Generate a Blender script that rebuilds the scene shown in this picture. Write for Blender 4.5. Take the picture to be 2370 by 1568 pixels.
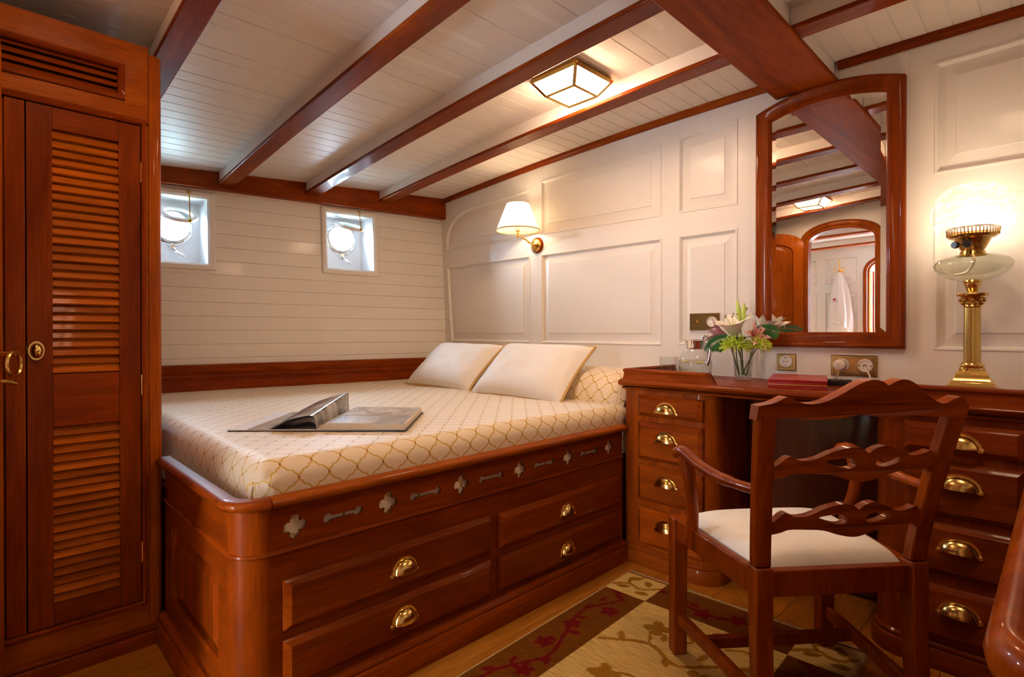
import bpy, math, random
from math import sin, cos, pi, radians, hypot, sqrt, atan2
from mathutils import Vector, Matrix, noise
from mathutils.geometry import tessellate_polygon
import numpy as np

for o in list(bpy.data.objects): bpy.data.objects.remove(o)
scene = bpy.context.scene
COL = scene.collection
random.seed(7)

# ------------------------------------------------------------------ camera
cam_d = bpy.data.cameras.new('camera'); cam = bpy.data.objects.new('camera', cam_d); COL.objects.link(cam)
cam.location = (0, 0, 1.05)
cam.rotation_euler = (pi/2 - 0.0051, 0, 0.794)
cam_d.sensor_width = 36; cam_d.lens = 1258/2370*36; cam_d.shift_y = -7.8/2370
cam_d.clip_start = 0.02; cam_d.clip_end = 100
scene.camera = cam

# ------------------------------------------------------------------ sky and exposure
world = bpy.data.worlds.new('sky'); scene.world = world; world.use_nodes = True
bg = world.node_tree.nodes['Background']
bg.inputs['Strength'].default_value = 250.0
_tc = world.node_tree.nodes.new('ShaderNodeTexCoord'); _sp = world.node_tree.nodes.new('ShaderNodeSeparateXYZ'); _rp = world.node_tree.nodes.new('ShaderNodeValToRGB')
world.node_tree.links.new(_tc.outputs['Generated'], _sp.inputs[0]); world.node_tree.links.new(_sp.outputs['Z'], _rp.inputs[0]); world.node_tree.links.new(_rp.outputs[0], bg.inputs['Color'])
_rp.color_ramp.elements[0].position = 0.0; _rp.color_ramp.elements[0].color = (0.13, 0.17, 0.21, 1)      # water below the horizon
_rp.color_ramp.elements[1].position = 0.04; _rp.color_ramp.elements[1].color = (0.62, 0.80, 1.0, 1)      # bright sky
vs = scene.view_settings
vs.view_transform = 'Standard'; vs.look = 'None'; vs.gamma = 1.0; vs.use_curve_mapping = False
vs.exposure = 0.40
LAMP_CEIL = 47.0      # radiance of the ceiling lamp panes
LAMP_SCONCE = 4.2     # watts
LAMP_OIL = 3.8
WARM = (1.0, 0.74, 0.46)

# ------------------------------------------------------------------ materials
M = {}
def new_mat(name):
    m = bpy.data.materials.new(name); m.use_nodes = True
    nt = m.node_tree; b = nt.nodes['Principled BSDF']
    M[name] = m
    return m, nt, b
def N(nt, kind, **kw):
    n = nt.nodes.new(kind)
    for k, v in kw.items():
        if k in n.inputs: n.inputs[k].default_value = v
        else: setattr(n, k, v)
    return n
def plain(name, col, rough=0.5, metal=0.0, coat=0.0, spec=0.5, bump=0.0, bscale=300, var=0.0, **kw):
    m, nt, b = new_mat(name)
    b.inputs['Base Color'].default_value = (*col, 1); b.inputs['Roughness'].default_value = rough
    b.inputs['Metallic'].default_value = metal; b.inputs['Coat Weight'].default_value = coat
    b.inputs['Coat Roughness'].default_value = 0.08; b.inputs['Specular IOR Level'].default_value = spec
    for k, v in kw.items(): b.inputs[k].default_value = v
    tc = N(nt, 'ShaderNodeTexCoord')
    nz = N(nt, 'ShaderNodeTexNoise', Scale=bscale*0.05, Detail=4.0)
    nt.links.new(tc.outputs['Object'], nz.inputs['Vector'])
    if var:
        mx = N(nt, 'ShaderNodeMix', data_type='RGBA')
        mx.inputs[6].default_value = (*[c*(1-var) for c in col], 1); mx.inputs[7].default_value = (*[min(1, c*(1+var)) for c in col], 1)
        nt.links.new(nz.outputs['Fac'], mx.inputs[0]); nt.links.new(mx.outputs[2], b.inputs['Base Color'])
    if bump:
        n2 = N(nt, 'ShaderNodeTexNoise', Scale=bscale, Detail=3.0); bp = N(nt, 'ShaderNodeBump', Strength=bump, Distance=0.002)
        nt.links.new(tc.outputs['Object'], n2.inputs['Vector']); nt.links.new(n2.outputs['Fac'], bp.inputs['Height'])
        nt.links.new(bp.outputs['Normal'], b.inputs['Normal'])
    return m
def wood(name, dark, mid, light, axis='X', rough=0.42, coat=0.13, scale=1.0, vary=0.18, coatr=0.06):
    m, nt, b = new_mat(name)
    tc = N(nt, 'ShaderNodeTexCoord'); info = N(nt, 'ShaderNodeObjectInfo')
    add = N(nt, 'ShaderNodeVectorMath', operation='ADD'); mul = N(nt, 'ShaderNodeVectorMath', operation='SCALE'); mul.inputs['Scale'].default_value = 7.0
    comb = N(nt, 'ShaderNodeCombineXYZ')
    for i in range(3): nt.links.new(info.outputs['Random'], comb.inputs[i])
    nt.links.new(comb.outputs[0], mul.inputs[0]); nt.links.new(tc.outputs['Object'], add.inputs[0]); nt.links.new(mul.outputs[0], add.inputs[1])
    def mapped(al, ac):
        mp = N(nt, 'ShaderNodeMapping')
        mp.inputs['Scale'].default_value = tuple((al if a == axis else ac)*scale for a in 'XYZ')
        nt.links.new(add.outputs[0], mp.inputs['Vector']); return mp
    m1 = mapped(1.6, 11); m2 = mapped(9, 160)
    n1 = N(nt, 'ShaderNodeTexNoise', Scale=1.0, Detail=5.0, Roughness=0.6, Distortion=0.9)
    n2 = N(nt, 'ShaderNodeTexNoise', Scale=1.0, Detail=2.0)
    nt.links.new(m1.outputs[0], n1.inputs['Vector']); nt.links.new(m2.outputs[0], n2.inputs['Vector'])
    r = N(nt, 'ShaderNodeValToRGB'); e = r.color_ramp.elements
    e[0].position = 0.25; e[0].color = (*dark, 1); e[1].position = 0.78; e[1].color = (*light, 1)
    x = e.new(0.52); x.color = (*mid, 1)
    nt.links.new(n1.outputs['Fac'], r.inputs['Fac'])
    hs = N(nt, 'ShaderNodeHueSaturation')
    mr = N(nt, 'ShaderNodeMapRange'); mr.inputs['To Min'].default_value = 1-vary; mr.inputs['To Max'].default_value = 1+vary
    nt.links.new(info.outputs['Random'], mr.inputs['Value'])
    mr2 = N(nt, 'ShaderNodeMapRange'); mr2.inputs['From Min'].default_value = 0.3; mr2.inputs['From Max'].default_value = 0.7
    mr2.inputs['To Min'].default_value = 0.80; mr2.inputs['To Max'].default_value = 1.12
    nt.links.new(n2.outputs['Fac'], mr2.inputs['Value'])
    mm = N(nt, 'ShaderNodeMath', operation='MULTIPLY'); nt.links.new(mr.outputs[0], mm.inputs[0]); nt.links.new(mr2.outputs[0], mm.inputs[1])
    nt.links.new(mm.outputs[0], hs.inputs['Value']); nt.links.new(r.outputs['Color'], hs.inputs['Color'])
    nt.links.new(hs.outputs['Color'], b.inputs['Base Color'])
    b.inputs['Roughness'].default_value = rough; b.inputs['Coat Weight'].default_value = coat; b.inputs['Coat Roughness'].default_value = coatr
    b.inputs['Specular IOR Level'].default_value = 0.08; b.inputs['Specular Tint'].default_value = (1.0, 0.72, 0.5, 1)
    bp = N(nt, 'ShaderNodeBump', Strength=0.06, Distance=0.002)
    nt.links.new(n2.outputs['Fac'], bp.inputs['Height']); nt.links.new(bp.outputs['Normal'], b.inputs['Normal'])
    return m

MD, MM, ML = (0.115, 0.0122, 0.0004), (0.198, 0.0285, 0.0009), (0.280, 0.050, 0.0018)
for ax in 'XYZ':
    wood('mahogany_' + ax.lower(), MD, MM, ML, ax)
    wood('teak_' + ax.lower(), (0.20, 0.034, 0.0010), (0.29, 0.058, 0.0018), (0.38, 0.088, 0.0030), ax, vary=0.1)
wood('slat_wood', (0.24, 0.045, 0.0015), (0.345, 0.074, 0.0025), (0.45, 0.112, 0.004), 'Y', vary=0.28, rough=0.45, coat=0.08)
wood('chair_wood', (0.150, 0.0185, 0.0006), (0.26, 0.0420, 0.0012), (0.37, 0.074, 0.0025), 'Z', coat=0.22, rough=0.34, coatr=0.05, vary=0.08)
wood('crest_wood', (0.145, 0.0185, 0.0006), (0.29, 0.050, 0.0014), (0.43, 0.092, 0.003), 'X', coat=0.22, rough=0.34, coatr=0.05, vary=0.05)
wood('soffit_wood', (0.13, 0.0155, 0.0006), (0.23, 0.036, 0.0013), (0.33, 0.064, 0.0025), 'Y', coat=0.0, rough=0.5, scale=0.8, vary=0.02)
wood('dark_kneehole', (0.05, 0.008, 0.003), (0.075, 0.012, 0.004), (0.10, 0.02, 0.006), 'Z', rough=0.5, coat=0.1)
wood('oak_floor', (0.28, 0.085, 0.008), (0.37, 0.122, 0.012), (0.44, 0.155, 0.018), 'Y', rough=0.42, coat=0.10, vary=0.10)
plain('white_paint', (0.80, 0.745, 0.68), 0.42, coat=0.10, var=0.02)
plain('white_gloss', (0.74, 0.655, 0.575), 0.46, coat=0.06, var=0.02, **{'Coat Roughness': 0.3})
plain('recess_paint', (0.82, 0.82, 0.82), 0.25, coat=0.3)
plain('brass', (0.83, 0.55, 0.17), 0.20, 1.0, var=0.12)
plain('brass_dark', (0.26, 0.145, 0.042), 0.30, 1.0, var=0.25)
plain('brass_antique', (0.62, 0.40, 0.11), 0.22, 1.0, var=0.2)
plain('chrome', (0.80, 0.80, 0.82), 0.08, 1.0)
plain('port_metal', (0.70, 0.72, 0.74), 0.2, 1.0)
plain('silver', (0.97, 0.97, 0.96), 0.0, 1.0)
plain('porcelain', (0.82, 0.74, 0.68), 0.25, coat=0.4)
plain('black', (0.015, 0.013, 0.012), 0.4)
plain('black_knob', (0.012, 0.012, 0.014), 0.15, coat=0.6)
plain('cable_white', (0.72, 0.66, 0.58), 0.4)
plain('cable_brown', (0.30, 0.20, 0.10), 0.5)
plain('seat_fabric', (0.90, 0.85, 0.76), 0.62, bump=0.15, bscale=900, var=0.04)
plain('pillow_fabric', (0.87, 0.82, 0.75), 0.6, bump=0.08, bscale=120, var=0.04, **{'Sheen Weight': 0.5, 'Sheen Roughness': 0.35, 'Sheen Tint': (0.88, 0.93, 1.0, 1)})
plain('gold_piping', (0.56, 0.34, 0.11), 0.55, bump=0.4, bscale=400)
plain('red_leather', (0.36, 0.007, 0.009), 0.40, coat=0.12, bump=0.25, bscale=700, var=0.15)
plain('page_edge', (0.62, 0.52, 0.38), 0.6)
plain('gold_leaf', (0.72, 0.42, 0.14), 0.35, 0.8)
plain('cover_black', (0.03, 0.03, 0.035), 0.4)
plain('paper_white', (0.80, 0.79, 0.80), 0.35, coat=0.2)
plain('robe_cloth', (0.88, 0.87, 0.87), 0.85, bump=0.4, bscale=220)
plain('emblem_red', (0.25, 0.015, 0.02), 0.7)
plain('emblem_grey', (0.45, 0.42, 0.42), 0.7)
plain('leaf_green', (0.035, 0.13, 0.03), 0.45, var=0.5, bscale=500)
plain('bud_green', (0.52, 0.62, 0.12), 0.45, var=0.25, bscale=600)
plain('mum_green', (0.62, 0.76, 0.07), 0.5, var=0.25, bscale=600)
plain('stem_green', (0.12, 0.20, 0.05), 0.5, var=0.4, bscale=600)
plain('stamen', (0.25, 0.07, 0.03), 0.6)
plain('lemon', (0.80, 0.58, 0.10), 0.4)
plain('knot_grey', (0.12, 0.10, 0.08), 0.6)
plain('fringe', (0.42, 0.33, 0.18), 0.9, var=0.3, bscale=400)
plain('hall_floor', (0.5, 0.26, 0.09), 0.4)

def glass(name, col=(1, 1, 1), rough=0.0, ior=1.45, thin=0.85):
    # thin-walled clear glass: mostly see-through, glossy at grazing angles
    m, nt, b = new_mat(name); nt.nodes.remove(b)
    out = nt.nodes['Material Output']
    tr = N(nt, 'ShaderNodeBsdfTransparent'); tr.inputs['Color'].default_value = (*col, 1)
    gl = N(nt, 'ShaderNodeBsdfGlossy'); gl.inputs['Roughness'].default_value = rough + 0.02
    lw = N(nt, 'ShaderNodeLayerWeight', Blend=0.5); pw = N(nt, 'ShaderNodeMath', operation='POWER'); pw.inputs[1].default_value = 2.4
    fr = N(nt, 'ShaderNodeMapRange'); fr.inputs['To Min'].default_value = (ior-1)**2/(ior+1)**2; fr.inputs['To Max'].default_value = 0.85
    nt.links.new(lw.outputs['Facing'], pw.inputs[0]); nt.links.new(pw.outputs[0], fr.inputs['Value'])
    ms = N(nt, 'ShaderNodeMixShader')
    nt.links.new(fr.outputs[0], ms.inputs[0]); nt.links.new(tr.outputs[0], ms.inputs[1]); nt.links.new(gl.outputs[0], ms.inputs[2])
    nt.links.new(ms.outputs[0], out.inputs['Surface'])
    return m
glass('clear_glass', (0.96, 0.97, 0.96), ior=1.5)
glass('font_glass', (0.90, 0.92, 0.84), ior=1.6)
glass('port_glass', (0.72, 0.86, 0.82), ior=1.6)
glass('cut_glass', (0.97, 0.97, 0.97), ior=3.2)
glass('water', (0.93, 0.96, 0.95), ior=1.33)

def lampglass(name, col, strength):
    m, nt, b = new_mat(name)
    b.inputs['Base Color'].default_value = (0.9, 0.88, 0.82, 1); b.inputs['Roughness'].default_value = 0.4
    b.inputs['Emission Color'].default_value = (*col, 1); b.inputs['Emission Strength'].default_value = strength
    return m
lampglass('lit_pane', (1.0, 0.685, 0.455), LAMP_CEIL)
lampglass('lit_pane_dim', (1.0, 0.685, 0.455), LAMP_CEIL*0.18)
lampglass('lit_pane_mid', (1.0, 0.685, 0.455), LAMP_CEIL*0.5)
lampglass('lit_pane_high', (1.0, 0.685, 0.455), LAMP_CEIL*0.85)
lampglass('lit_bulb', (1.0, 0.80, 0.58), 60.0)

def shade_mat():
    m, nt, b = new_mat('lamp_shade'); out = nt.nodes['Material Output']; nt.nodes.remove(b)
    d = N(nt, 'ShaderNodeBsdfDiffuse'); d.inputs['Color'].default_value = (0.85, 0.78, 0.66, 1)
    t = N(nt, 'ShaderNodeBsdfTranslucent'); t.inputs['Color'].default_value = (0.95, 0.86, 0.70, 1)
    ms = N(nt, 'ShaderNodeMixShader'); ms.inputs[0].default_value = 0.62
    tc = N(nt, 'ShaderNodeTexCoord'); nz = N(nt, 'ShaderNodeTexNoise', Scale=60.0); bp = N(nt, 'ShaderNodeBump', Strength=0.08)
    nt.links.new(tc.outputs['Object'], nz.inputs['Vector']); nt.links.new(nz.outputs['Fac'], bp.inputs['Height']); nt.links.new(bp.outputs[0], d.inputs['Normal'])
    nt.links.new(d.outputs[0], ms.inputs[1]); nt.links.new(t.outputs[0], ms.inputs[2]); nt.links.new(ms.outputs[0], out.inputs['Surface'])
shade_mat()
def globe_mat():
    # etched and cut glass: clear cuts between frosted patches, so the light it passes is streaked
    m, nt, b = new_mat('etched_globe'); out = nt.nodes['Material Output']; nt.nodes.remove(b)
    tr = N(nt, 'ShaderNodeBsdfTransparent'); tr.inputs['Color'].default_value = (0.96, 0.95, 0.93, 1)
    tl = N(nt, 'ShaderNodeBsdfTranslucent'); tl.inputs['Color'].default_value = (0.95, 0.93, 0.90, 1)
    gl = N(nt, 'ShaderNodeBsdfGlossy'); gl.inputs['Roughness'].default_value = 0.1
    tc = N(nt, 'ShaderNodeTexCoord'); mp = N(nt, 'ShaderNodeMapping'); mp.inputs['Scale'].default_value = (26, 26, 60)
    nz = N(nt, 'ShaderNodeTexNoise', Scale=1.0, Detail=3.0, Distortion=1.5)
    nt.links.new(tc.outputs['Object'], mp.inputs['Vector']); nt.links.new(mp.outputs[0], nz.inputs['Vector'])
    r = N(nt, 'ShaderNodeValToRGB'); e = r.color_ramp.elements
    e[0].position = 0.40; e[0].color = (0.02,)*3 + (1,); e[1].position = 0.62; e[1].color = (0.17,)*3 + (1,)
    nt.links.new(nz.outputs['Fac'], r.inputs['Fac'])
    ms = N(nt, 'ShaderNodeMixShader'); nt.links.new(r.outputs['Color'], ms.inputs[0])
    nt.links.new(tr.outputs[0], ms.inputs[1]); nt.links.new(tl.outputs[0], ms.inputs[2])
    fr = N(nt, 'ShaderNodeValue'); fr.outputs[0].default_value = 0.05; m2 = N(nt, 'ShaderNodeMixShader')
    nt.links.new(fr.outputs[0], m2.inputs[0]); nt.links.new(ms.outputs[0], m2.inputs[1]); nt.links.new(gl.outputs[0], m2.inputs[2])
    nt.links.new(m2.outputs[0], out.inputs['Surface'])
globe_mat()

def bedspread_mat():
    m, nt, b = new_mat('bedspread')
    uv = N(nt, 'ShaderNodeUVMap'); uv.uv_map = 'UVMap'
    sp = N(nt, 'ShaderNodeSeparateXYZ'); nt.links.new(uv.outputs[0], sp.inputs[0])
    def math(op, a, c=None):
        n = N(nt, 'ShaderNodeMath', operation=op)
        for i, v in enumerate((a, c)):
            if v is None: continue
            if isinstance(v, (int, float)): n.inputs[i].default_value = v
            else: nt.links.new(v, n.inputs[i])
        return n.outputs[0]
    a = math('DIVIDE', sp.outputs['X'], 0.0865); c = math('DIVIDE', sp.outputs['Y'], 0.0865)
    p = math('ADD', a, c); q = math('SUBTRACT', a, c)
    sp_ = math('SINE', math('MULTIPLY', p, 2*pi)); sq = math('SINE', math('MULTIPLY', q, 2*pi))
    s3p = math('SINE', math('MULTIPLY', p, 6*pi)); s3q = math('SINE', math('MULTIPLY', q, 6*pi))
    p2 = math('ADD', p, math('ADD', math('MULTIPLY', sq, 0.055), math('MULTIPLY', s3q, 0.02)))
    q2 = math('ADD', q, math('ADD', math('MULTIPLY', sp_, 0.055), math('MULTIPLY', s3p, 0.02)))
    def dist(v): return math('ABSOLUTE', math('SUBTRACT', v, math('ROUND', v)))
    d = math('MINIMUM', dist(p2), dist(q2))
    r = N(nt, 'ShaderNodeMapRange'); r.inputs['From Min'].default_value = 0.030; r.inputs['From Max'].default_value = 0.055
    r.inputs['To Min'].default_value = 1; r.inputs['To Max'].default_value = 0
    nt.links.new(d, r.inputs['Value'])
    dp, dq = dist(p), dist(q)
    rad = math('SQRT', math('ADD', math('MULTIPLY', dp, dp), math('MULTIPLY', dq, dq)))
    r2 = N(nt, 'ShaderNodeMapRange'); r2.inputs['From Min'].default_value = 0.045; r2.inputs['From Max'].default_value = 0.065
    r2.inputs['To Min'].default_value = 1; r2.inputs['To Max'].default_value = 0
    nt.links.new(rad, r2.inputs['Value'])
    m1 = N(nt, 'ShaderNodeMix', data_type='RGBA'); m1.inputs[6].default_value = (0.86, 0.71, 0.50, 1); m1.inputs[7].default_value = (0.62, 0.39, 0.065, 1)
    nt.links.new(r.outputs[0], m1.inputs[0])
    m2 = N(nt, 'ShaderNodeMix', data_type='RGBA'); m2.inputs[7].default_value = (0.32, 0.07, 0.02, 1)
    nt.links.new(r2.outputs[0], m2.inputs[0]); nt.links.new(m1.outputs[2], m2.inputs[6]); nt.links.new(m2.outputs[2], b.inputs['Base Color'])
    b.inputs['Roughness'].default_value = 0.55; b.inputs['Specular IOR Level'].default_value = 0.3; b.inputs['Sheen Weight'].default_value = 0.6; b.inputs['Sheen Roughness'].default_value = 0.35; b.inputs['Sheen Tint'].default_value = (0.88, 0.93, 1.0, 1)
    tc = N(nt, 'ShaderNodeTexCoord'); mp = N(nt, 'ShaderNodeMapping'); mp.inputs['Scale'].default_value = (9, 22, 9)
    nz = N(nt, 'ShaderNodeTexNoise', Scale=1.0, Detail=4.0)
    nt.links.new(tc.outputs['Object'], mp.inputs[0]); nt.links.new(mp.outputs[0], nz.inputs['Vector'])
    bp = N(nt, 'ShaderNodeBump', Strength=0.25, Distance=0.008); nt.links.new(nz.outputs['Fac'], bp.inputs['Height']); nt.links.new(bp.outputs[0], b.inputs['Normal'])
bedspread_mat()

def rug_mat():
    m, nt, b = new_mat('rug_wool')
    at = N(nt, 'ShaderNodeVertexColor'); at.layer_name = 'Col'
    tc = N(nt, 'ShaderNodeTexCoord'); mp = N(nt, 'ShaderNodeMapping'); mp.inputs['Scale'].default_value = (14, 260, 1)
    nz = N(nt, 'ShaderNodeTexNoise', Scale=1.0, Detail=3.0)
    nt.links.new(tc.outputs['Object'], mp.inputs[0]); nt.links.new(mp.outputs[0], nz.inputs['Vector'])
    mr = N(nt, 'ShaderNodeMapRange'); mr.inputs['From Min'].default_value = 0.3; mr.inputs['From Max'].default_value = 0.7
    mr.inputs['To Min'].default_value = 0.62; mr.inputs['To Max'].default_value = 1.2
    nt.links.new(nz.outputs['Fac'], mr.inputs['Value'])
    hs = N(nt, 'ShaderNodeHueSaturation', Saturation=1.2); nt.links.new(at.outputs['Color'], hs.inputs['Color']); nt.links.new(mr.outputs[0], hs.inputs['Value'])
    nt.links.new(hs.outputs[0], b.inputs['Base Color'])
    b.inputs['Roughness'].default_value = 0.95; b.inputs['Specular IOR Level'].default_value = 0.1
    bp = N(nt, 'ShaderNodeBump', Strength=0.5, Distance=0.003); nt.links.new(nz.outputs['Fac'], bp.inputs['Height']); nt.links.new(bp.outputs[0], b.inputs['Normal'])
rug_mat()

def photo_page(name, c0, c1, c2, scale, seed):
    # a glossy printed page: soft grey photograph
    m, nt, b = new_mat(name)
    tc = N(nt, 'ShaderNodeTexCoord'); mp = N(nt, 'ShaderNodeMapping'); mp.inputs['Scale'].default_value = scale; mp.inputs['Location'].default_value = (seed, seed*2, 0)
    nz = N(nt, 'ShaderNodeTexNoise', Scale=1.0, Detail=5.0, Distortion=1.2)
    nt.links.new(tc.outputs['Object'], mp.inputs[0]); nt.links.new(mp.outputs[0], nz.inputs['Vector'])
    r = N(nt, 'ShaderNodeValToRGB'); e = r.color_ramp.elements
    e[0].position = 0.32; e[0].color = (*c0, 1); e[1].position = 0.68; e[1].color = (*c2, 1); x = e.new(0.5); x.color = (*c1, 1)
    nt.links.new(nz.outputs['Fac'], r.inputs[0]); nt.links.new(r.outputs[0], b.inputs['Base Color'])
    b.inputs['Roughness'].default_value = 0.22; b.inputs['Coat Weight'].default_value = 0.5; b.inputs['Coat Roughness'].default_value = 0.08
photo_page('page_sea', (0.22, 0.22, 0.24), (0.42, 0.43, 0.46), (0.74, 0.75, 0.80), (7, 3, 1), 3.1)
photo_page('page_deck', (0.22, 0.21, 0.21), (0.34, 0.33, 0.33), (0.50, 0.49, 0.49), (3, 14, 1), 5.2)
photo_page('page_dark', (0.06, 0.055, 0.05), (0.20, 0.19, 0.18), (0.45, 0.43, 0.42), (5, 9, 3), 1.7)
photo_page('page_warm', (0.20, 0.17, 0.15), (0.5, 0.46, 0.44), (0.72, 0.68, 0.66), (9, 6, 1), 8.7)

def petal_mat(name, base, tip, throat):
    m, nt, b = new_mat(name)
    uv = N(nt, 'ShaderNodeUVMap'); uv.uv_map = 'UVMap'; sp = N(nt, 'ShaderNodeSeparateXYZ'); nt.links.new(uv.outputs[0], sp.inputs[0])
    r = N(nt, 'ShaderNodeValToRGB'); e = r.color_ramp.elements
    e[0].position = 0.0; e[0].color = (*throat, 1); e[1].position = 1.0; e[1].color = (*tip, 1); x = e.new(0.4); x.color = (*base, 1)
    nt.links.new(sp.outputs['X'], r.inputs[0])
    nz = N(nt, 'ShaderNodeTexNoise', Scale=8.0); nt.links.new(uv.outputs[0], nz.inputs['Vector'])
    nt.links.new(r.outputs[0], b.inputs['Base Color'])
    b.inputs['Roughness'].default_value = 0.5; b.inputs['Subsurface Weight'].default_value = 0.15; b.inputs['Subsurface Radius'].default_value = (0.01, 0.008, 0.006)
    b.inputs['Subsurface Scale'].default_value = 0.3
    bp = N(nt, 'ShaderNodeBump', Strength=0.1); nt.links.new(nz.outputs['Fac'], bp.inputs['Height']); nt.links.new(bp.outputs[0], b.inputs['Normal'])
petal_mat('lily_white', (0.86, 0.80, 0.70), (0.92, 0.88, 0.82), (0.60, 0.62, 0.25))
petal_mat('lily_pink', (0.82, 0.34, 0.32), (0.88, 0.66, 0.62), (0.62, 0.06, 0.05))
petal_mat('lily_mauve', (0.62, 0.25, 0.34), (0.80, 0.56, 0.60), (0.30, 0.16, 0.12))
petal_mat('rose_white', (0.86, 0.80, 0.68), (0.90, 0.85, 0.76), (0.75, 0.68, 0.45))

# ------------------------------------------------------------------ mesh helpers
class MB:
    def __init__(s): s.v = []; s.f = []; s.uv = None
    def add(s, verts, faces):
        o = len(s.v); s.v += [tuple(v) for v in verts]; s.f += [tuple(i+o for i in f) for f in faces]; return s
    def box(s, x0, x1, y0, y1, z0, z1):
        x0, x1 = sorted((x0, x1)); y0, y1 = sorted((y0, y1)); z0, z1 = sorted((z0, z1))
        return s.add([(x0,y0,z0),(x1,y0,z0),(x1,y1,z0),(x0,y1,z0),(x0,y0,z1),(x1,y0,z1),(x1,y1,z1),(x0,y1,z1)],
                     [(0,3,2,1),(4,5,6,7),(0,1,5,4),(1,2,6,5),(2,3,7,6),(3,0,4,7)])
    def hexa(s, c):   # 8 corners, bottom ring then top ring, counter-clockwise from outside above
        return s.add(c, [(0,3,2,1),(4,5,6,7),(0,1,5,4),(1,2,6,5),(2,3,7,6),(3,0,4,7)])
    def grid(s, rows, closed_u=False, closed_v=False, cap=False):
        nu, nv = len(rows), len(rows[0]); o = len(s.v)
        for r in rows: s.v += [tuple(p) for p in r]
        for i in range(nu if closed_u else nu-1):
            for j in range(nv if closed_v else nv-1):
                i2, j2 = (i+1) % nu, (j+1) % nv
                s.f.append((o+i*nv+j, o+i*nv+j2, o+i2*nv+j2, o+i2*nv+j))
        if cap:
            s.f.append(tuple(o+j for j in range(nv))[::-1]); s.f.append(tuple(o+(nu-1)*nv+j for j in range(nv)))
        return s
    def lathe(s, prof, c=(0,0,0), seg=32, cap=False, axis='Z'):
        rows = []
        for r, z in prof:
            row = []
            for k in range(seg):
                a = 2*pi*k/seg; p = (r*cos(a), r*sin(a), z)
                if axis == 'Y': p = (p[0], p[2], -p[1])
                if axis == 'X': p = (p[2], p[1], -p[0])
                row.append((c[0]+p[0], c[1]+p[1], c[2]+p[2]))
            rows.append(row)
        return s.grid(rows, closed_v=True, cap=cap)
    def tube(s, pts, rad, seg=10, cap=True, flat=1.0, up=None):
        pts = [Vector(p) for p in pts]; n = len(pts); rows = []
        ref = Vector(up) if up else None; prev = None
        for i, p in enumerate(pts):
            t = (pts[min(i+1, n-1)] - pts[max(i-1, 0)]).normalized()
            if ref is not None: a = ref - t*ref.dot(t)
            elif prev is not None: a = prev - t*prev.dot(t)
            else:
                a = Vector((0,0,1)) if abs(t.z) < 0.9 else Vector((1,0,0)); a = a - t*a.dot(t)
            a.normalize(); prev = a; b = t.cross(a)
            r = rad[i] if isinstance(rad, (list, tuple)) else rad
            rows.append([p + a*(r*cos(2*pi*k/seg)*flat) + b*(r*sin(2*pi*k/seg)) for k in range(seg)])
        return s.grid(rows, closed_v=True, cap=cap)
    def ball(s, c, r, sc=(1,1,1), seg=16, rings=10):
        prof = [(max(1e-5, sin(pi*i/rings)), -cos(pi*i/rings)) for i in range(rings+1)]
        rows = [[(c[0]+r*sc[0]*p*cos(2*pi*k/seg), c[1]+r*sc[1]*p*sin(2*pi*k/seg), c[2]+r*sc[2]*z) for k in range(seg)] for p, z in prof]
        return s.grid(rows, closed_v=True, cap=True)
    def plate(s, outer, holes, fr, t0, t1):
        # polygon with holes in frame fr, from depth t0 (back) to t1 (front)
        loops = [outer] + list(holes)
        flat = [p for l in loops for p in l]
        tris = tessellate_polygon([[Vector((p[0], p[1], 0)) for p in l] for l in loops])
        o = len(s.v); n = len(flat)
        s.v += [tuple(fr(p[0], p[1], t1)) for p in flat] + [tuple(fr(p[0], p[1], t0)) for p in flat]
        for a, b, c in tris:
            A, B, Cc = flat[a], flat[b], flat[c]
            if (B[0]-A[0])*(Cc[1]-A[1]) - (B[1]-A[1])*(Cc[0]-A[0]) < 0: b, c = c, b
            s.f.append((o+a, o+b, o+c)); s.f.append((o+n+a, o+n+c, o+n+b))
        k = 0
        for li, l in enumerate(loops):
            ccw = area(l) > 0
            fwd = ccw if li == 0 else not ccw
            m = len(l)
            for i in range(m):
                j = (i+1) % m; a, b = o+k+i, o+k+j
                if not ccw if li == 0 else ccw: pass
                q = (a, a+n, b+n, b) if ((li == 0) == ccw) else (a, b, b+n, a+n)
                s.f.append(q)
            k += m
        return s
    def rings(s, poly, prof, fr, cap=True, back=False):
        # concentric offsets of a counter-clockwise polygon: prof = [(inset, height)]
        rows = [[fr(x, y, h) for x, y in offset(poly, d)] for d, h in prof]
        o = len(s.v); m = len(poly)
        s.grid(rows, closed_v=True)
        if cap:
            b0 = o+(len(rows)-1)*m
            if m == 4: s.f.append(tuple(b0+j for j in range(m)))
            else:
                L = offset(poly, prof[-1][0])
                for a, b, c in tessellate_polygon([[Vector((p[0], p[1], 0)) for p in L]]):
                    if (L[b][0]-L[a][0])*(L[c][1]-L[a][1]) - (L[b][1]-L[a][1])*(L[c][0]-L[a][0]) < 0: b, c = c, b
                    s.f.append((b0+a, b0+b, b0+c))
        if back: s.f.append(tuple(o+j for j in range(m))[::-1])
        return s
    def build(s, name, mat, parent=None, smooth=True, angle=35, bevel=0, bseg=2, kind=None, label=None, subsurf=0, uv=None):
        me = bpy.data.meshes.new(name); me.from_pydata([tuple(v) for v in s.v], [], s.f); me.update()
        if uv is not None:
            ul = me.uv_layers.new(name='UVMap'); idx = np.empty(len(me.loops), dtype=np.int32); me.loops.foreach_get('vertex_index', idx)
            ul.data.foreach_set('uv', np.asarray(uv, dtype=np.float32)[idx].ravel())
        if smooth:
            me.polygons.foreach_set('use_smooth', [True]*len(me.polygons))
            me.set_sharp_from_angle(angle=radians(angle))
        me.materials.append(M[mat])
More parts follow.
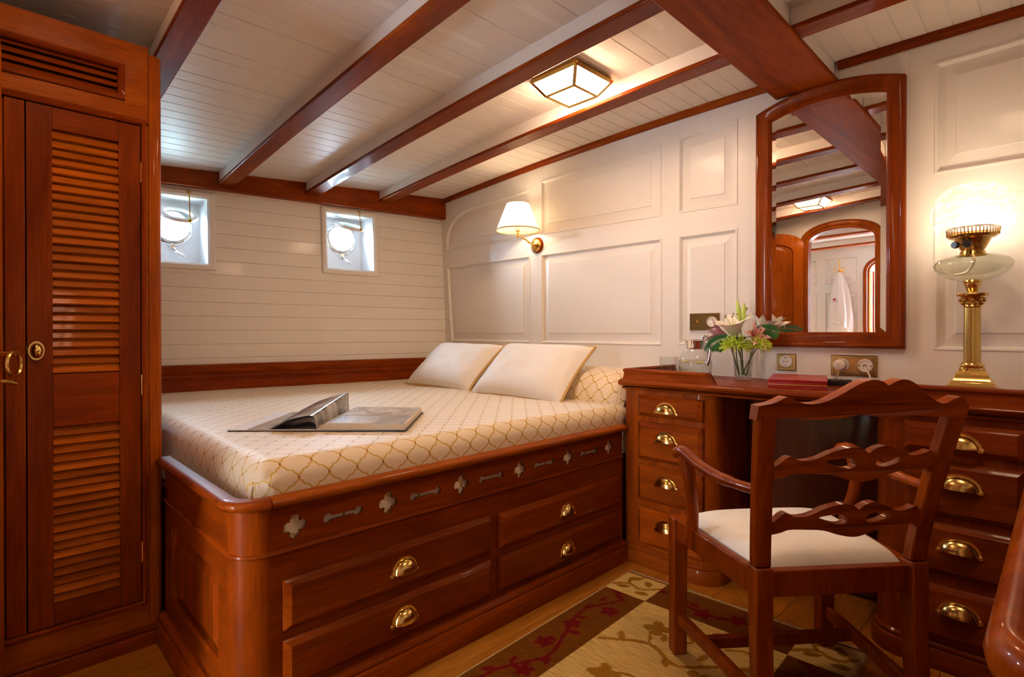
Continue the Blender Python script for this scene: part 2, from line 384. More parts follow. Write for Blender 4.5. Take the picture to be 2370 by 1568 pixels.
        ob = bpy.data.objects.new(name, me); COL.objects.link(ob)
        if parent: ob.parent = parent
        if bevel:
            b = ob.modifiers.new('bevel', 'BEVEL'); b.width = bevel; b.segments = bseg; b.limit_method = 'ANGLE'; b.angle_limit = radians(40)
        if subsurf:
            u = ob.modifiers.new('subsurf', 'SUBSURF'); u.levels = subsurf; u.render_levels = subsurf
        if kind: ob['kind'] = kind
        if label: ob['label'] = label
        return ob
def area(p): return 0.5*sum(p[i][0]*p[(i+1) % len(p)][1] - p[(i+1) % len(p)][0]*p[i][1] for i in range(len(p)))
def offset(poly, d):
    if abs(d) < 1e-9: return list(poly)
    out = []; n = len(poly)
    for i in range(n):
        a, b, c = poly[i-1], poly[i], poly[(i+1) % n]
        e1 = (b[0]-a[0], b[1]-a[1]); e2 = (c[0]-b[0], c[1]-b[1])
        l1, l2 = hypot(*e1) or 1e-9, hypot(*e2) or 1e-9
        n1 = (-e1[1]/l1, e1[0]/l1); n2 = (-e2[1]/l2, e2[0]/l2)
        m = (n1[0]+n2[0], n1[1]+n2[1]); k = m[0]*n1[0] + m[1]*n1[1]
        k = max(k, 0.3)
        out.append((b[0] + m[0]*d/k, b[1] + m[1]*d/k))
    return out
def rect(x0, x1, y0, y1): return [(x0,y0),(x1,y0),(x1,y1),(x0,y1)]
def frame(o, u, v, n):
    o, u, v, n = Vector(o), Vector(u), Vector(v), Vector(n)
    return lambda a, b, h: o + u*a + v*b + n*h
def thing(name, label, cat, loc=(0,0,0), rotz=0, group=None, kind=None):
    o = bpy.data.objects.new(name, None); COL.objects.link(o); o.location = loc; o.rotation_euler = (0,0,rotz); o.empty_display_size = 0.05
    if label: o['label'] = label
    if cat: o['category'] = cat
    if group: o['group'] = group
    if kind: o['kind'] = kind
    return o
def tag(o, label=None, cat=None, group=None, kind=None):
    if label: o['label'] = label
    if cat: o['category'] = cat
    if group: o['group'] = group
    if kind: o['kind'] = kind
    return o
def copy_tree(o, parent=None):
    c = o.copy(); COL.objects.link(c); c.parent = parent
    for ch in list(o.children): copy_tree(ch, c)
    return c
def smoothstep(a, b, x):
    t = min(1, max(0, (x-a)/(b-a))); return t*t*(3-2*t)
def lerp(a, b, t): return a + (b-a)*t
def catmull(pts, n=6):
    P = [Vector(p) for p in pts]; P = [2*P[0]-P[1]] + P + [2*P[-1]-P[-2]]; out = []
    for i in range(1, len(P)-2):
        for k in range(n):
            t = k/n; a, b, c, d = P[i-1:i+3]
            out.append(0.5*((2*b) + (c-a)*t + (2*a-5*b+4*c-d)*t*t + (3*b-a-3*c+d)*t**3))
    out.append(P[-2]); return out
def interp(xs, ys, x):
    return float(np.interp(x, xs, ys))

# ================================================================== THE SETTING
YB, YS, XE = 2.58, -0.25, 1.0          # bulkhead, south wall, east wall
def zc(x, y):
    d = YB - y
    return 2.1719 - 0.0234*x - 0.0153*x*x + d*(0.0331 + 0.0283*x + 0.0027*x*x)
def hx(y, z): return -3.352 - 0.055*(z-0.95) - 0.131*(YB-y)
def wall_struct(name, mb, mat, **kw): return mb.build(name, mat, kind='structure', **kw)
FB = frame((0, YB, 0), (1,0,0), (0,0,1), (0,-1,0))

# --- floor
floor = wall_struct('floor', MB().box(-3.7, XE+.05, YS-.06, YB+.05, -0.06, -0.012), 'oak_floor')
fx = -2.40
while fx < XE:
    MB().box(fx+.0006, min(fx+.118, XE), YS, YB, -0.012, 0).build('plank', 'oak_floor', floor, bevel=0.0007, bseg=1)
    fx += .1186

# --- white panelled bulkhead
arc = [(-3.345 + .30 - .30*cos(a), 1.752 + .212*sin(a)) for a in [pi/2*k/10 for k in range(11)]]
PANELS = [
    [(-3.285,.985),(-2.46,.985),(-2.46,1.549),(-3.338,1.549)],
    [(-3.345,1.678),(-2.459,1.672),(-2.459,1.985)] + [(x, z) for x, z in reversed(arc)],
    rect(-2.356,-1.50,.985,1.547),
    [(-2.356,1.680),(-1.50,1.668),(-1.50,2.045),(-2.356,2.017)],
    rect(-1.397,-1.097,.989,1.544),
    [(-1.397,1.668),(-1.097,1.662),(-1.097,2.062),(-1.397,2.051)],
    rect(-.345,.10,.986,1.538),
    [(-.345,1.650),(.10,1.648),(.10,2.068),(-.345,2.062)],
]
top = [(x, zc(x, YB)+.03) for x in np.linspace(XE+.05, -3.42, 24)]
outer = [(-3.36, -.05), (XE+.05, -.05)] + top
wall_back = wall_struct('wall_back', MB().plate(outer, PANELS, FB, -0.022, 0), 'white_paint', angle=20)
MB().box(-3.5, XE+.05, YB+.022, YB+.04, -.05, 2.3).build('backing', 'white_paint', wall_back)
for P in PANELS:
    MB().rings(P, [(-.004,0),(-.002,.0035),(.004,.0035),(.010,-.005),(.013,-.014),(.017,-.014),(.060,-.004),(.062,-.001)], FB).build('panel', 'white_paint', wall_back, angle=18)
for xx in (-1.035, -.425):   # butt joints between the boards
    MB().box(xx-.0008, xx+.0008, YB-.0004, YB, .84, zc(xx, YB)-.03).build('board_joint', 'cable_white', wall_back)

# --- hull side: tongue-and-groove planks with two deep windows
def FH(a, b, h): return Vector((hx(a, b) + h, a, b))      # a along y, b height, h into the room
WINS = [(.655, .985, 1.457, 1.850, 1.690, .838), (1.688, 2.018, 1.485, 1.868, 1.722, 1.862)]   # y0 y1 z0 z1 port_z port_y
wall_left = wall_struct('wall_left', MB().plate([(YS-.05,-.05),(YB+.02,-.05),(YB+.02,2.25),(YS-.05,2.25)], [rect(w[0],w[1],w[2],w[3]) for w in WINS], FH, -.05, -.004), 'white_paint')
zk = .896 - .0835*3; k = 0
while zk < 1.98:
    z0, z1 = zk+.0009, zk+.0835-.0009
    mb = MB()
    cuts = [w for w in WINS if z1 > w[2] and z0 < w[3]]
    cells = []; yy = YS
    for w in cuts:
        cells.append((yy, w[0], [(z0, z1)])); pp = []
        if z0 < w[2]: pp.append((z0, w[2]))
        if z1 > w[3]: pp.append((w[3], z1))
        cells.append((w[0], w[1], pp)); yy = w[1]
    cells.append((yy, YB, [(z0, z1)]))
    for ya, yb, parts in cells:
        for a, b in parts:
            if b-a < .002: continue
            mb.hexa([FH(ya,a,-.014), FH(yb,a,-.014), FH(yb,a,0), FH(ya,a,0), FH(ya,b,-.014), FH(yb,b,-.014), FH(yb,b,0), FH(ya,b,0)])
    if mb.v: mb.build('plank', 'white_paint', wall_left, bevel=.0014, bseg=1)
    zk += .0835
for wi, (y0, y1, z0, z1, pz, py) in enumerate(WINS):
    win = thing('window_%d' % (wi+1), None, None, kind='structure')
    MB().rings(rect(y0-.036,y1+.036,z0-.036,z1+.036), [(0,-.002),(0,.010),(.006,.014),(.026,.014),(.034,.008),(.0385,.004),(.0385,.0)], FH, cap=False).build('frame', 'white_paint', win, angle=25)
    D = .17
    rv = MB()
    c = rect(y0+.003,y1-.003,z0+.003,z1-.003)
    for i in range(4):
        a, b = c[i], c[(i+1) % 4]
        rv.add([FH(*a,.002), FH(*b,.002), FH(*b,-D), FH(*a,-D)], [(0,1,2,3)])
    rv.build('reveal', 'recess_paint', win, smooth=False)
    hole = [(py + .094*cos(t), pz + .094*sin(t)) for t in [2*pi*k/40 for k in range(40)]]
    MB().plate([(y0-.01,z0-.01),(y1+.01,z0-.01),(y1+.01,z1+.01),(y0-.01,z1+.01)], [hole], FH, -D-.02, -D).build('hull_plate', 'recess_paint', win, smooth=False)
    def FP(a, b, h): return FH(py+a, pz+b, -D+h)
    rows = [[FP(r*cos(t), r*sin(t), h) for t in [2*pi*k/48 for k in range(48)]] for r, h in [(.112,0),(.112,.008),(.104,.013),(.098,.013),(.094,.024),(.088,.024),(.086,.010),(.086,-.05)]]
    ring = MB().grid(rows, closed_v=True).build('porthole_ring', 'port_metal', win, angle=40)
    for t in [2*pi*(k+.5)/10 for k in range(10)]:
        p = FP(.103*cos(t), .103*sin(t), .015); MB().ball(p, .0045, (.6,1,1), 8, 6).build('bolt', 'port_metal', ring)
    # opened glass port: hinged above the hole and hooked up level
    tilt = radians(24 if wi else 34)
    oc = Vector(FP(.012, .118, .012)); d1 = Vector((cos(tilt), 0, sin(-tilt)*.9)).normalized(); d2 = Vector((0,1,0)); nn = d1.cross(d2)
    R = .103; cc = oc + d1*(R+.012)
    def FC(a, b, h): return cc + d1*a + d2*b + nn*h
    lid = thing('lid', None, None); lid.parent = win
    rows = [[FC(r*cos(t), r*sin(t), h) for t in [2*pi*k/48 for k in range(48)]] for r, h in [(.076,-.006),(R,-.006),(R+.002,0),(R,.012),(.076,.012)]]
    MB().grid(rows, closed_v=True, closed_u=True).build('lid_rim', 'porcelain', lid, angle=40)
    rows = [[FC(r*cos(t), r*sin(t), .002) for t in [2*pi*k/40 for k in range(40)]] for r in (.001, .04, .078)]
    MB().grid(rows, closed_v=True).build('lid_glass', 'port_glass', lid)
    MB().grid([[FC(r*cos(t), r*sin(t), h) for t in [2*pi*k/48 for k in range(48)]] for r, h in [(.080,-.008),(.092,-.008),(.092,-.006)]], closed_v=True).build('gasket', 'black', lid)
    MB().tube([FP(-.03,.118,.012), FP(.055,.118,.012)], .007, 10).build('hinge', 'port_metal', lid)
    # brass hook rod from the frame head to the lid, with its screw knob
    kn = FC(R*.86, R*.40, .012)
    hk = MB().tube([FH(py+.050, z1+.024, .018), (Vector(FH(py+.050, z1+.024, .018))+kn)/2 + Vector((0,0,-.004)), kn], .0035, 8).build('hook_rod', 'brass_antique', win)
    MB().ball(FH(py+.050, z1+.024, .016), .010, (.6,1,1), 12, 8).build('hook_eye', 'brass_antique', hk)
    MB().ball(kn + Vector((0,0,-.008)), .013, (1,1,.9), 12, 8).build('screw_knob', 'brass_antique', hk)
    # the dog that clamps the port shut, hanging open below the ring
    dg = MB().box(-.006,.006,-.016,.016,-.02,.02).build('dog_bracket', 'port_metal', win, bevel=.003)
    dg.location = FP(.004, -.128, .014)
    MB().tube([FP(.004,-.130,.022), FP(.012,-.150,.045), FP(.022,-.166,.060)], .006, 8).build('dog_bolt', 'port_metal', win)
    wn = MB().ball((0,0,0), .014, (1,1,.6), 12, 8); wn.tube([(-.028,-.004,-.006),(0,0,.004),(.028,.004,-.006)], .005, 8)
    w_ = wn.build('wing_nut', 'chrome', win); w_.location = FP(.026, -.170, .066); w_.rotation_euler = (.3,.5,.9)
    # daylight enters here
    ld = bpy.data.lights.new('port_daylight', 'AREA'); ld.shape = 'DISK'; ld.size = .19; ld.cycles.is_portal = True
    lo = bpy.data.objects.new('port_daylight', ld); COL.objects.link(lo); lo.location = FP(0,0,-.06); lo.rotation_euler = (0, -pi/2, 0); lo.parent = win

# mahogany lining board and cap below the windows
mb = MB(); mb.hexa([FH(YS,.55,-.002), FH(YB,.55,-.002), FH(YB,.55,.016), FH(YS,.55,.016), FH(YS,.80,-.002), FH(YB,.80,-.002), FH(YB,.80,.016), FH(YS,.80,.016)])
lining = mb.build('trim_1', 'mahogany_y', kind='structure')
prof = [(0,.772),(.024,.772),(.026,.782),(.032,.786),(.032,.800),(.028,.804),(.034,.812),(.040,.826),(.044,.842),(.044,.852),(.038,.860),(0,.862)]
MB().grid([[FH(y, b, h) for h, b in prof] for y in (YS, 1.0, YB)], closed_v=True, cap=True).build('cap_moulding', 'mahogany_y', lining, angle=30)

# --- ceiling: fore-and-aft planks over white beams with mahogany caps
xs = list(np.linspace(-3.75, XE+.05, 20))
ceiling = wall_struct('ceiling', MB().grid([[(x, y, zc(x, y)+h) for x in xs] for y, h in ((YS-.05,.003),(YB+.05,.003),(YB+.05,.05),(YS-.05,.05))], closed_u=True), 'white_paint')
px = -.601 - .078*40
while px < XE:
    a, b = px+.0011, px+.078-.0011
    MB().hexa([(a,YS,zc(a,YS)), (b,YS,zc(b,YS)), (b,YB,zc(b,YB)), (a,YB,zc(a,YB)), (a,YS,zc(a,YS)+.012), (b,YS,zc(b,YS)+.012), (b,YB,zc(b,YB)+.012), (a,YB,zc(a,YB)+.012)]).build('plank', 'white_gloss', ceiling, bevel=.0016, bseg=1)
    px += .078
def strip(xa, xb, ya, yb, h0, h1, n=16, slope=0):
    X = np.linspace(xa, xb, n)
    return MB().grid([[(x,ya,zc(x,(ya+yb)/2)-h0), (x,yb,zc(x,(ya+yb)/2)-h0), (x,yb,zc(x,(ya+yb)/2)-h1), (x,ya,zc(x,(ya+yb)/2)-h1)] for x in X], closed_v=True, cap=True)
CX0, CX1 = -.92, -.67
for yb_ in (2.037, 1.533, 1.0286, .452, -.06):
    for xa, xb in ((-3.75, CX0+.01), (CX1-.01, XE)):
        bm_ = strip(xa, xb, yb_+.006, yb_+.082, -.004, .060).build('beam', 'white_gloss', ceiling, angle=30)
        strip(xa, xb, yb_, yb_+.088, .060, .078).build('beam_cap', 'mahogany_x', bm_, angle=30, bevel=.004)
# fore-and-aft carlin boxed in white with a polished mahogany soffit
car = MB().hexa([(CX0+.012,YS,2.116),(CX1-.012,YS,2.116),(CX1-.012,YB,2.116),(CX0+.012,YB,2.116),(CX0+.012,YS,2.25),(CX1-.012,YS,2.25),(CX1-.012,YB,2.25),(CX0+.012,YB,2.25)]).build('carlin', 'white_gloss', ceiling)
MB().box(CX0, CX1, YS, YB-.004, 2.098, 2.117).build('soffit_board', 'soffit_wood', car, bevel=.006, bseg=3)
# hull clamp under the beam ends
cl = MB().hexa([FH(YS,1.892,0), FH(YS,1.892,.055), FH(YB,1.922,.055), FH(YB,1.922,0), FH(YS,2.10,0), FH(YS,2.10,.062), FH(YB,2.12,.062), FH(YB,2.12,0)])
cl.build('clamp_beam', 'mahogany_y', ceiling, bevel=.004)
# crown trims
def crown(name, xa, xb, y0, y1):
    X = np.linspace(xa, xb, 18); s_ = 1 if y1 > y0 else -1
    prof = [(0,.0),(0,.032),(.010,.032),(.014,.026),(.022,.018),(.024,.0)]
    return MB().grid([[(x, y0 - s_*h + (0), zc(x, y0)-d) for h, d in prof] for x in X], closed_v=True, cap=True).build(name, 'mahogany_x', kind='structure', angle=30)
crown('trim_2', -3.40, CX0, YB, YB+1); crown('trim_3', CX1, XE, YB, YB+1)
crown('trim_4', -3.6, XE, YS, YS-1)

# --- south wall with an arched doorway, seen in the mirror
AX0, AX1, ASP, ARISE = -1.652, -1.112, 1.84, .135
def arch_pts(x0, x1, sp, rise, n=20):
    cx, w = (x0+x1)/2, (x1-x0)/2
    return [(cx + w*cos(t), sp + rise*sin(t)**.8) for t in [pi*k/n for k in range(n+1)]]
FS = frame((0, YS, 0), (-1,0,0), (0,0,1), (0,1,0))
op = [(-AX1,-.04)] + [(-AX0,-.04)] + [(-x, z) for x, z in reversed(arch_pts(AX0, AX1, ASP, ARISE))]
op = [(-AX1, -.04), (-AX0, -.04)] + [(-x, z) for x, z in arch_pts(AX0, AX1, ASP, ARISE)[::-1]]
wall_front = wall_struct('wall_front', MB().plate([(-XE-.05,-.05),(3.8,-.05),(3.8,2.3),(-XE-.05,2.3)], [op], FS, -.06, 0), 'white_paint', angle=20)
wall_right = wall_struct('wall_right', MB().box(XE, XE+.04, YS-.06, YB+.05, -.05, 2.3), 'white_paint')
door1 = thing('door_1', None, None, kind='structure')
base = [(AX0, 0)] + arch_pts(AX0, AX1, ASP, ARISE)[::-1] + [(AX1, 0)]
def arch_frame(par, path, y, mat, prof, s_=1):
    # sweep a flat profile (out from the opening, thickness) along an arch path in the xz plane
    rows = []; n = len(path)
    for i, (x, z) in enumerate(path):
        a, b = path[max(i-1,0)], path[min(i+1,n-1)]; t = (b[0]-a[0], b[1]-a[1]); l = hypot(*t); nx, nz = -t[1]/l, t[0]/l
        rows.append([(x+nx*o, y + s_*h, z+nz*o) for o, h in prof])
    return MB().grid(rows, closed_v=True, cap=True).build('frame', mat, par, angle=35)
FPR = [(-.012,-.075),(-.012,.010),(-.004,.018),(.012,.020),(.018,.030),(.040,.034),(.056,.028),(.062,.012),(.062,-.002),(0,-.002),(0,-.075)]
arch_frame(door1, base, YS, 'teak_z', FPR)
# the open door leaf
leaf = thing('door_2', None, None, kind='structure'); leaf.location = (-1.672, -.212, 0); leaf.rotation_euler = (0, 0, atan2(.245, -.42))
LW, LT = .490, .034
pth = [(0,.02),(LW,.02)] + [(x, z) for x, z in arch_pts(0, LW, ASP, .115)]
FL = lambda a, b, h: Vector((a, h, b))
inn = offset(rect(0, LW, .02, 1.0), .085)
hole1 = rect(.085, LW-.085, 1.02, 1.60); 
hole1 = [(.085,1.00),(LW-.085,1.00)] + [(x, z) for x, z in arch_pts(.085, LW-.085, 1.77, .085, 14)]
hole2 = rect(.085, LW-.085, .16, .86)
MB().plate(pth, [hole1, hole2], FL, -LT/2, LT/2).build('leaf', 'teak_z', leaf, angle=25)
for h_ in (hole1, hole2):
    for sgn in (1, -1):
        fr_ = (lambda a, b, h, s_=sgn: Vector((a, s_*h, b)))
        MB().rings(h_, [(0,.017),(.004,.010),(.010,.004),(.014,.004),(.045,.011),(.047,.013)], fr_).build('panel', 'teak_z', leaf, angle=20)
hd = MB().lathe([(.001,.0),(.016,.0),(.016,.006),(.008,.010),(.007,.030),(.010,.036),(.001,.038)], (.455, -LT/2, .985), 16, axis='Y')
hd = MB()
for sg in (-1,):
    hp = thing('ring_handle', None, None); hp.parent = leaf
    yy = sg*(LT/2)
    MB().tube([(.472, yy, .990), (.472, yy-.040, .990)], [.009,.007], 12).build('boss', 'brass_antique', hp)
    MB().tube([(.472+.034*sin(t)*.9, yy-.036, .962+.034*cos(t)) for t in [2*pi*k/32 for k in range(33)]], .0055, 10, cap=False).build('ring', 'brass_antique', hp)
    MB().tube([(.462, yy, .915),(.462, yy-.018, .915),(.470, yy-.030, .912),(.486, yy-.032, .908)], .006, 10).build('thumb_turn', 'brass_antique', hp)
# little hall beyond the doorway
HY = -2.62
hallf = wall_struct('floor_hall', MB().box(-3.4, -.55, HY, YS-.06, -.06, 0), 'hall_floor')
def hzc(x): return 2.125 - .02*(x+1.2)**2
X = np.linspace(-3.4, -.55, 12)
hc = wall_struct('ceiling_hall', MB().grid([[(x,y,hzc(x)+h) for x in X] for y, h in ((HY,0),(YS-.06,0),(YS-.06,.05),(HY,.05))], closed_u=True), 'white_gloss')
for yb_ in (-.75, -1.25, -2.05):
    bb = MB().grid([[(x,yb_,hzc(x)), (x,yb_+.09,hzc(x)), (x,yb_+.09,hzc(x)-.06), (x,yb_,hzc(x)-.06)] for x in X], closed_v=True, cap=True).build('beam', 'white_gloss', hc)
    MB().grid([[(x,yb_-.003,hzc(x)-.06), (x,yb_+.093,hzc(x)-.06), (x,yb_+.093,hzc(x)-.08), (x,yb_-.003,hzc(x)-.08)] for x in X], closed_v=True, cap=True).build('beam_cap', 'mahogany_x', bb)
wall_struct('wall_hall_left', MB().box(-3.44,-3.4,HY,YS-.06,-.05,2.3), 'white_paint'); wall_struct('wall_hall_right', MB().box(-.55,-.51,HY,YS-.06,-.05,2.3), 'white_paint')
FHB = frame((0, HY, 0), (-1,0,0), (0,0,1), (0,1,0))
hop = [(1.12,-.03),(1.68,-.03)] + [(-x, z) for x, z in arch_pts(-1.68,-1.12,1.78,.16)[::-1]]
hpan = [rect(1.80,2.16,1.66,1.985), rect(1.80,2.16,.95,1.55), rect(2.26,2.62,1.66,1.985), rect(2.26,2.62,.95,1.55), rect(1.80,2.16,.2,.85), rect(2.26,2.62,.2,.85)]
wb2 = wall_struct('wall_hall_back', MB().plate([(.5,-.05),(3.45,-.05),(3.45,2.3),(.5,2.3)], [hop]+hpan, FHB, -.03, 0), 'white_paint', angle=20)
MB().box(-3.45,-.5,HY-.9,HY-.88,-.05,2.3).build('backing', 'white_paint', wb2); MB().box(-3.0,-1.72,HY-.05,HY-.03,-.05,2.3).build('backing', 'white_paint', wb2)
for P in hpan:
    MB().rings(P, [(-.004,0),(-.002,.003),(.004,.003),(.010,-.006),(.013,-.014),(.017,-.014),(.060,-.004),(.062,-.001)], FHB).build('panel', 'white_paint', wb2, angle=18)
door3 = thing('door_3', None, None, kind='structure')
arch_frame(door3, [(-1.68,0)] + arch_pts(-1.68,-1.12,1.78,.16)[::-1] + [(-1.12,0)], HY, 'mahogany_z', FPR)
for k, z in enumerate((.25,.9,1.55)):
    pass
MB().plate(rect(-1.655,-1.635,.02,1.80), [], lambda a, b, h: Vector((a, HY-.03+h, b)), -.55, -.02).build('leaf', 'mahogany_z', door3)
# bathrobe on a brass hook, hanging on the panelled hall wall
hk = thing('coat_hook', 'brass double coat hook on white panelled hall wall seen in mirror', 'hook', (-1.99, HY, 1.80))
MB().lathe([(.001,0),(.022,0),(.022,.006),(.010,.010),(.001,.011)], (0,0,.03), 16, axis='Y').build('backplate', 'brass', hk)
MB().tube(catmull([(0,.008,.03),(0,.045,.05),(.0,.060,.10),(0,.070,.15)]), .0065, 8).ball((0,.070,.152), .013).build('upper_prong', 'brass', hk)
for sg in (-1,1): MB().tube(catmull([(0,.008,.02),(sg*.02,.040,.0),(sg*.045,.055,.02),(sg*.050,.058,.05)]), .006, 8).ball((sg*.050,.058,.052), .011).build('lower_prong', 'brass', hk)
rb = thing('bathrobe', 'white bathrobe with dark red emblem hanging from hall hook, seen in mirror', 'bathrobe', (-1.99, HY, 0))
zs = np.linspace(1.80, .62, 40); rows = []
for z in zs:
    t = (1.80-z)/1.18; w = interp([0,.05,.2,.45,.7,1], [.02,.05,.095,.125,.12,.135], t); d = interp([0,.1,.4,1], [.03,.05,.075,.08], t)
    row = []
    for k in range(48):
        a = 2*pi*k/48; rr = 1 + .12*sin(5*a + 3*t) + .07*sin(9*a - 5*t)
        row.append((.02*sin(3*t) + w*cos(a)*rr, .062 + d*sin(a)*rr*.8, z))
    rows.append(row)
MB().grid(rows, closed_v=True, cap=True).build('robe_body', 'robe_cloth', rb)
MB().tube([(-.07,.100,1.80-.62),(.0,.128,1.80-.63),(.085,.095,1.80-.62)], .012, 10, flat=1.6).build('belt', 'robe_cloth', rb)
MB().lathe([(.001,.012),(.017,.010),(.017,0)], (-.03,.135,1.46), 16, axis='Y').build('emblem', 'emblem_red', rb)
for k in range(5): MB().box(-.056+.012*k, -.049+.012*k, .130, .146, 1.422, 1.431).build('stitched_letter', 'emblem_grey', rb)

# ================================================================== CUP PULLS
def cup_pull(parent, fr, a0, b0, w=.084, h=.040, d=.028, name='cup_pull'):
    mb = MB(); rows = []
    for i in range(9):
        ph = pi/2*i/8; row = []
        for j in range(19):
            th = pi*j/18
            row.append(fr(a0 + w/2*cos(th), b0 + h*sin(th)*cos(ph), .002 + d*sin(th)**.7*sin(ph)))
        rows.append(row)
    mb.grid(rows)
    out = [(a0 + (w/2+.006)*cos(pi*j/18), b0 + (h+.006)*sin(pi*j/18)) for j in range(19)]
    inn = [(a0 + (w/2-.004)*cos(pi*j/18), b0 + (h-.004)*sin(pi*j/18)) for j in range(19)]
    mb.grid([[fr(x,y,.0) for x,y in out], [fr(x,y,.0035) for x,y in out], [fr(x,y,.0035) for x,y in inn]])
    for sg in (-1, 1):
        c = (a0 + sg*(w/2+.003), b0 - .002)
        disc = [(c[0]+.0085*cos(t), c[1]+.0085*sin(t)) for t in [2*pi*k/14 for k in range(14)]]
        mb.rings(disc, [(0,0),(0,.0035),(.001,.004),(.004,.004),(.0045,.0058),(.007,.0062)], fr)
    return mb.build(name, 'brass', parent, angle=50)
def drawer(parent, fr, a0, a1, b0, b1, mat, pull=None, pw=.084):
    d = MB().rings(rect(a0,a1,b0,b1), [(0,-.004),(0,.006),(.003,.009),(.014,.016),(.017,.0185),(.020,.0185)], fr).build('drawer', mat, parent, angle=14)
    if pull:
        f2 = lambda a, b, h: fr(a, b, h+.0185)
        cup_pull(d, f2, pull[0], pull[1]-.018, pw)
    return d
def sweep(path, prof, closed=False):
    # path in plan (x, y), outward is to the right of travel; prof = [(out, z)]
    rows = []; n = len(path)
    for i, p in enumerate(path):
        a, b = path[max(i-1,0)], path[min(i+1,n-1)]
        t = (b[0]-a[0], b[1]-a[1]); l = hypot(*t); nx, ny = t[1]/l, -t[0]/l
        if 0 < i < n-1:
            t1 = (p[0]-a[0], p[1]-a[1]); l1 = hypot(*t1); k = (t1[1]/l1*nx - t1[0]/l1*ny); k = 1/max(.5, k)
        else: k = 1
        rows.append([(p[0]+nx*o*k, p[1]+ny*o*k, z) for o, z in prof])
    return MB().grid(rows, closed_v=True, cap=True)
def arc2(cx, cy, r, a0, a1, n=10): return [(cx + r*cos(radians(lerp(a0,a1,i/n))), cy + r*sin(radians(lerp(a0,a1,i/n)))) for i in range(n+1)]

# ================================================================== WARDROBE
XW = -2.165; FW = frame((XW,0,0), (0,1,0), (0,0,1), (1,0,0))
wr = thing('wardrobe', 'built-in mahogany wardrobe with louvred doors and vent grille beside the berth', 'wardrobe', (XW, .1, 0))
def wp(mb, name, mat, parent=None, **kw):
    o = mb.build(name, mat, parent or wr, **kw)
    o.matrix_parent_inverse = Matrix.Translation((-XW, -.1, 0)) if parent is None else Matrix.Identity(4)
    return o
MB_ = MB()
MB_.box(-3.40, XW-.075, YS+.015, .4426, .0, 1.99); wp(MB_, 'carcass', 'mahogany_z')
front = [rect(-.20,.393,.147,1.743), rect(-.06,.337,1.820,1.918)]
wp(MB().plate([(YS+.015,.06),(.4126,.06),(.4126,2.007),(YS+.015,2.007)], front, FW, -.075, 0), 'front_frame', 'teak_y', angle=20)
post = [(XW-.07,.411),(XW,.411)] + arc2(XW-.026,.4266,.026,0,90,8)[0:] + [(XW-.07,.4526)]
MB2 = MB().plate(post, [], lambda a, b, h: Vector((a, b, h)), .0, 1.985); wp(MB2, 'corner_post', 'teak_z', angle=30)
# bead round the door opening
wp(MB().rings(rect(-.20,.393,.147,1.743), [(-.012,0),(-.011,.007),(-.004,.010),(.002,.006),(.002,-.01)], FW, cap=False), 'door_bead', 'mahogany_z', angle=35)
# louvred door and its narrow folding neighbour
door = wp(MB().box(XW-.026,XW-.001,.1040,.1637,.151,1.739).box(XW-.026,XW-.001,.330,.389,.151,1.739), 'door', 'mahogany_z', bevel=.0015)
for z0, z1 in ((1.672,1.739),(.760,.921),(.151,.2165)):
    MB().box(XW-.026,XW-.0016,.1640,.3297,z0,z1).build('rail', 'mahogany_y', door, bevel=.0012)
slat_me = None
def louvres(z0, z1, n):
    global slat_me
    st = (z1-z0)/n
    for i in range(n):
        z = z0 + st*(i+.5)
        if slat_me is None:
            y0, y1 = .1638, .3299; c = [(-.022,.013),(-.017,.0165),(-.002,-.0115),(-.0055,-.0150)]
            mb = MB().grid([[(p[0], y, p[1]) for p in c] for y in (y0,y1)], closed_v=True, cap=True)
            o = mb.build('slat', 'slat_wood', door, smooth=False); slat_me = o.data
        else:
            o = bpy.data.objects.new('slat', slat_me); COL.objects.link(o); o.parent = door
        o.location = (XW, 0, z)
louvres(.925, 1.670, 28); louvres(.2185, .757, 20)
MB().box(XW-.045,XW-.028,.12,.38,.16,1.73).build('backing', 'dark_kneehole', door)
kb = MB()
rows = []
for r, h in [(.0,.021),(.35,.020),(.7,.015),(.92,.009),(1,.006),(1.0,.003),(1.22,.003),(1.28,.001),(1.28,0)]:
    rows.append([FW(.1255+.0155*max(r,.01)*cos(t), .995+.0235*max(r,.01)*sin(t), h) for t in [2*pi*k/28 for k in range(28)]])
kb.grid(rows, closed_v=True).build('oval_knob', 'brass', door)
for z in (1.585, .875, .315):
    MB().tube([FW(.3915,z-.034,.001), FW(.3915,z+.034,.001)], .0035, 8).build('hinge', 'brass', door)
d2 = wp(MB().box(XW-.026,XW-.001,.0560,.1010,.151,1.739).box(XW-.026,XW-.001,-.195,-.130,.151,1.739).box(XW-.024,XW-.008,-.131,.0565,.151,1.739), 'folding_door', 'mahogany_z', bevel=.0015)
MB().tube([FW(.1025,.985,0), FW(.1025,1.008,0)], .002, 6).build('catch', 'brass_antique', d2)
